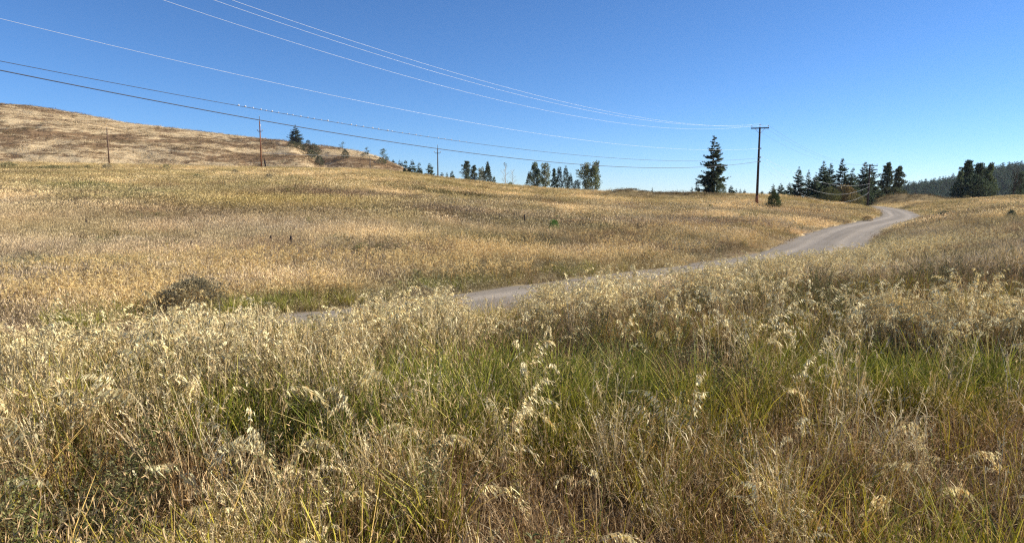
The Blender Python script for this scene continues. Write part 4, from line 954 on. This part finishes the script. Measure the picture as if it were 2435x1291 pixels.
# anchoring pole of the wires, outside the frame at left
A = np.array([-35., 5.]); eA = None
# wires: three pixels each, on the vertical plane between two poles
def wire(name, label, P0, Q0, samples, r, mat, end=None, clips=None, n=110, t1=1.0, group="wires strung to the tall dark pole"):
    """P0, Q0: (x, y) of both ends; the sag is fitted through points seen in the photograph"""
    ts, zs = [], []
    for s in samples:
        if len(s) == 3: ts.append(s[0]); zs.append(s[2])
        else:
            d = ray(*s); q = d[0]/d[1]; dx, dy = Q0[0]-P0[0], Q0[1]-P0[1]
            t = (q*P0[1]-P0[0])/(dx-q*dy); ts.append(t); zs.append(CAMZ+d[2]/d[1]*(P0[1]+dy*t))
    co = np.polyfit(ts, zs, 2 if len(ts) > 2 else 1)
    T_ = np.linspace(0, t1, n); pts = [(P0[0]+(Q0[0]-P0[0])*t, P0[1]+(Q0[1]-P0[1])*t, float(np.polyval(co, t))) for t in T_]
    o = link(name, MB().tube(pts, r, 6).mesh(name, mat, True)); tag(o, label, "wire", group)
    return o, co, pts
bx, by = pB[0], pB[1]; zt = pB[2]+hB
def off(dx, along=(-16)): a = R(along); return (bx+dx*math.cos(a), by+dx*math.sin(a))
AW = [(-36.0, 4.6), (-35.1, 5.0), (-34.2, 5.4)]
W = []
W.append(wire("power_wire", "lowest bright wire of the upper three, from the left end of the crossarm", off(-.92), AW[0], [(0, 0, zt+.1), (410, 0), (1000, 203), (1500, 291)], .0068, M['alu']))
W.append(wire("power_wire", "middle bright wire of the upper three, from the pole top", off(0), AW[1], [(0, 0, zt+.38), (512, 0), (1000, 165), (1400, 262)], .0068, M['alu']))
W.append(wire("power_wire", "highest bright wire of the upper three, from the right end of the crossarm", off(.92), AW[2], [(0, 0, zt+.2), (550, 0), (1000, 150), (1400, 256)], .0068, M['alu']))
W.append(wire("neutral_wire", "bright single wire running below the upper three", off(.1), AW[1], [(0, 0, zt-2.5), (0, 45), (500, 163), (1000, 270), (1500, 346)], .0068, M['alu']))
W.append(wire("telephone_cable", "thin cable with a row of bright clips above the thick dark cable", off(.15), AW[1], [(0, 0, zt-3.55), (0, 152), (650, 261), (1300, 360), (1650, 387)], .012, M['cable']))
W.append(wire("telephone_cable", "thick dark cable lowest of all the wires", off(.15), AW[1], [(0, 0, zt-4.05), (0, 168), (628, 286), (1300, 388), (1560, 397)], .02, M['cable']))
o5, co5, _ = W[4]
P0 = off(.15); dx, dy = AW[1][0]-P0[0], AW[1][1]-P0[1]
cm = MB().tube([(0, 0, .0), (0, 0, .035), (0, 0, .07)], [.03, .042, .02], 6).mesh("clip", M['clip'])  # added bright beads standing in for glints along the lashed cable
rng = rs(5)
for px in list(range(572, 660, 16))+list(range(664, 1110, 17)):
    px = px+rng.uniform(-4, 4); q = (px-1217.5)/FX/1.0; q = ray(px, 300)[0]/ray(px, 300)[1]; t = (q*P0[1]-P0[0])/(dx-q*dy)
    c = link("clip", cm, o5, (P0[0]+dx*t, P0[1]+dy*t, float(np.polyval(co5, t)))); c.scale = (rng.uniform(.6, 1.1),)*3
# wires beyond the pole
sx, sy = pS[0], pS[1]; zs_ = pS[2]+hS
for i, (o_, z0, z1, lab) in enumerate([(-.92, zt+.1, zs_-.0, "left"), (0, zt+.38, zs_+.0, "middle"), (.92, zt+.2, zs_, "right")]):
    P0_ = off(o_); Q_ = (sx+o_*1.1, sy-.2); zm = (z0+z1)/2-1.6
    wire("power_wire", f"faint {lab} wire from the crossarm onward to the distant double armed pole", P0_, Q_, [(0, 0, z0), (.5, 0, zm), (1, 0, z1)], .006, M['cable'], n=50, group="wires to the distant double armed pole")
for (dz, m1, z1, r_w, lab) in [(3.4, 2.3, 3.6, .018, "uppermost"), (3.75, 3.4, 4.1, .018, "middle"), (4.3, 3.9, 5.2, .014, "lowest")]:
    z0 = zt-dz; ze = zs_-z1
    wire("telephone_cable", f"{lab} pale cable sagging in front of the conifer grove", off(.2), (sx, sy-.25), [(0, 0, z0), (.55, 0, (z0+ze)/2-m1+.6), (1, 0, ze)], r_w*.45, M['alu'], n=60, group="wires to the distant double armed pole")
# wire on the short pole at left
z2 = p2[2]+h2*.27; z4 = p4[2]+h4-.02
wire("power_wire", "thin pale wire from the reddish pole to the short pole under the hill", (p2[0], p2[1]), (p4[0], p4[1]), [(0, 0, z2+.3), (.5, 0, (z2+z4)/2-.15), (1, 0, z4)], .02, M['alu'], n=30, group="wires of the left hand poles")

# ------------------------------------------------------------------ standing stalks and single plants
for (px, py, top, lean, lab) in [(421,562,538,.02,"dark dead mullein stalk left of the pair in the left field"),(466,566,545,.0,"short dark mullein stalk right of the pair in the left field"),(459,600,573,-.12,"taller bent mullein stalk standing in front of the pair"),
      (693,592,560,0,"lone thin mullein stalk in the left middle field"),(645,588,560,0,"fainter thin mullein stalk left of the lone one"),(207,546,520,0,"brown mullein stalk in the far left field"),
      (1187,532,508,0,"taller of two close mullein stalks in the centre field"),(1181,530,518,0,"shorter of two close mullein stalks in the centre field"),(1247,538,510,0,"single mullein stalk right of the close two"),
      (1318,506,492,0,"small mullein stalk further up the centre field"),(22,760,705,.05,"dark spiky stalk at the left edge near the road"),(915,560,540,0,"thin brown stalk in the field left of centre")]:
    p = pix(px, py); h = (py-top)/FX*p[1]; e = empty("mullein_stalk", p, lab, "dead stalk", "dead mullein stalks in the field")
    link("stem", MB().tube([(0, 0, -.05), (lean*h*.3, 0, h*.5), (lean*h, 0, h*.75)], [.03, .026, .024], 6).mesh("stem", M['dead']), e)
    link("seed_spike", MB().tube([(lean*h*.7, 0, h*.4), (lean*h, 0, h*.72), (lean*h, 0, h*.92), (lean*h, 0, h)], [.025, .045, .04, .015], 7).mesh("seed_spike", M['pole_dark']), e)
def single_grass(px, py, hh, az, lean, droop, scale, label, seed):
    rng = rs(seed); p = pix(px, py, hh*.9); x = p[0]-math.cos(az)*lean*hh*.9; y = p[1]-math.sin(az)*lean*hh*.9
    z = float(field_z(np.array([x]), np.array([y]))[0]); e = empty("feathery_grass_stalk", (x, y, z), label, "grass stalk", "large feathery seed heads near the camera")
    g = Leaves(); brome(g, rng, np.zeros(3), hh, az, lean, droop*.75, scale*1.22, 1.9, 1.05, .006)
    me = g.mesh("stalk", M['plant']); link("stalk", me, e); return e
SG = [(500,1150,.55,2.6,.5,.9,1.3,"bright drooping head over the lower left grass"),(470,1195,.5,2.9,.6,1.0,1.25,"second bright head just under the drooping one"),(155,1070,.75,2.7,.7,1.2,1.25,"stalk arching leftwards over the dark hollow"),
      (350,985,.8,.4,.8,1.1,1.2,"long stalk arching right above the lower left grass"),(205,1265,.5,.2,.3,1.0,1.2,"pale head at the bottom edge in the left corner"),(1060,985,.6,.5,.4,.9,1.15,"bright fluffy head left of centre"),
      (1005,955,.6,2.8,.5,.9,1.15,"head leaning left beside the bright fluffy one"),(955,925,.7,2.6,.6,1.0,1.1,"upper head of the leaning chain left of centre"),(850,1090,.55,.3,.3,1.1,1.1,"thin hanging head at the lower middle left"),
      (1160,1100,.5,.2,.4,1.0,1.1,"small pale head near the lower centre"),(1290,1225,.5,.1,.5,1.1,1.3,"wide drooping head at the bottom centre"),(1460,1205,.5,.4,.5,1.0,1.1,"head bending right at the bottom centre right"),
      (2150,975,.55,.6,.6,.7,1.2,"bright feather head right of the brown grass"),(2320,1040,.5,.4,.9,.7,1.1,"outstretched feather head at far right"),(2100,1115,.5,1.6,.2,1.2,1.2,"white upright hanging head in the lower right"),
      (2170,1065,.5,2.7,.7,.9,1.1,"leaning head above the white upright one"),(2260,1110,.45,.2,.8,.9,1.0,"low head to the right of the white upright one"),(2215,1265,.42,.3,.4,1.1,1.15,"head at the bottom edge in the right corner"),
      (1810,1060,.6,2.5,.9,1.1,1.0,"thin arching stalk in the brown grass at right"),(300,850,.9,2.9,.3,.8,1.2,"tall head in the pale stand at left"),(25,900,.95,3.0,.2,.8,1.3,"tall head cut by the left edge"),
      (330,725,1.05,.2,.25,.9,1.25,"highest head of the pale stand reaching above the road"),(375,720,1.0,3.0,.2,.9,1.25,"second highest head of the pale stand"),(280,735,.95,2.8,.3,1.1,1.1,"thin nodding head left of the highest ones"),
      (540,965,.75,.2,.3,.9,1.1,"pale head above the drooping bright ones"),(900,790,.95,2.5,.3,.9,1.1,"tall head beside the dark gap in the bank grass"),(690,840,.85,.4,.3,.9,1.1,"leaning head in the pale stand near the road gap"),
      (1240,940,.55,.3,.3,.8,1.0,"small head in front of the green grass"),(1880,880,.55,.4,.3,1.0,1.0,"small white head in the right hand grass"),(2010,880,.5,.2,.3,1.1,1.0,"hooked head in the right hand green patch"),
      (60,1000,.8,2.9,.4,1.0,1.2,"low head near the left edge"),(760,960,.7,2.7,.4,1.0,1.1,"nodding head between the pale stand and the centre")]
for i, (px, py, hh, az, le, dr, sc, lab) in enumerate(SG): single_grass(px, py, hh, az, le*.8, dr, sc, lab, 2000+i)
for i, (px, py, top, fl, lab) in enumerate([(1232,1240,1110,(.40,.32,.08),"yellowish flowering weed at the bottom centre"),(1640,1010,900,None,"grey green leafy weed left of the brown grass"),(2130,1000,900,None,"light leafy weed behind the bright feather head"),
      (2380,1010,920,None,"leafy weed near the right edge"),(2020,1120,1040,None,"small blue green weed in the lower right"),(1775,1260,1190,(.35,.3,.08),"low yellow green weed near the bottom right"),(1620,940,880,None,"upright grey weed behind the leafy one"),
      (1800,1000,880,(.42,.3,.16),"thin flowering weed in the brown grass"),(2385,1130,1050,None,"grey weed low at the right edge"),(250,1010,930,None,"grey green weed in the pale stand at left"),(1920,960,890,(.4,.25,.14),"russet topped weed right of the brown grass"),
      (2000,780,690,None,"tall grey green weed on the bank near the road"),(1900,760,670,None,"left tall grey weed on the bank near the road"),(2040,740,640,None,"right tall grey weed on the bank near the road"),(1420,800,690,None,"dark leafy weed rising from the green grass in the centre")]):
    p = pix(px, py); h = (py-top)/FX*p[1]*1.05; e = empty("leafy_weed", p, lab, "weed", "leafy weeds that stand out")
    s_, l_ = weed(rs(2100+i), h=h, leafcol=(.10, .12, .05) if 'dark' in lab else (.25, .25, .10), flower=fl, nst=5, dens=46, leaf=.03*max(1, h/.5))
    link("stem", s_.mesh("stems", M['plant']), e); link("leaves", l_.mesh("leaves", M['plant']), e)

# thin air haze round everything
hz_m, hn = new_mat("haze_air"); pv = hn.nodes.new("ShaderNodeVolumePrincipled"); pv.inputs["Color"].default_value = (.80, .88, 1, 1); pv.inputs["Density"].default_value = .00006; pv.inputs["Anisotropy"].default_value = .2
oo = hn.nodes.new("ShaderNodeOutputMaterial"); hn.links.new(pv.outputs[0], oo.inputs["Volume"])
tag(link("haze", MB().box((0, 0, 17), (6600, 6600, 130)).mesh("haze", hz_m)), kind='stuff')
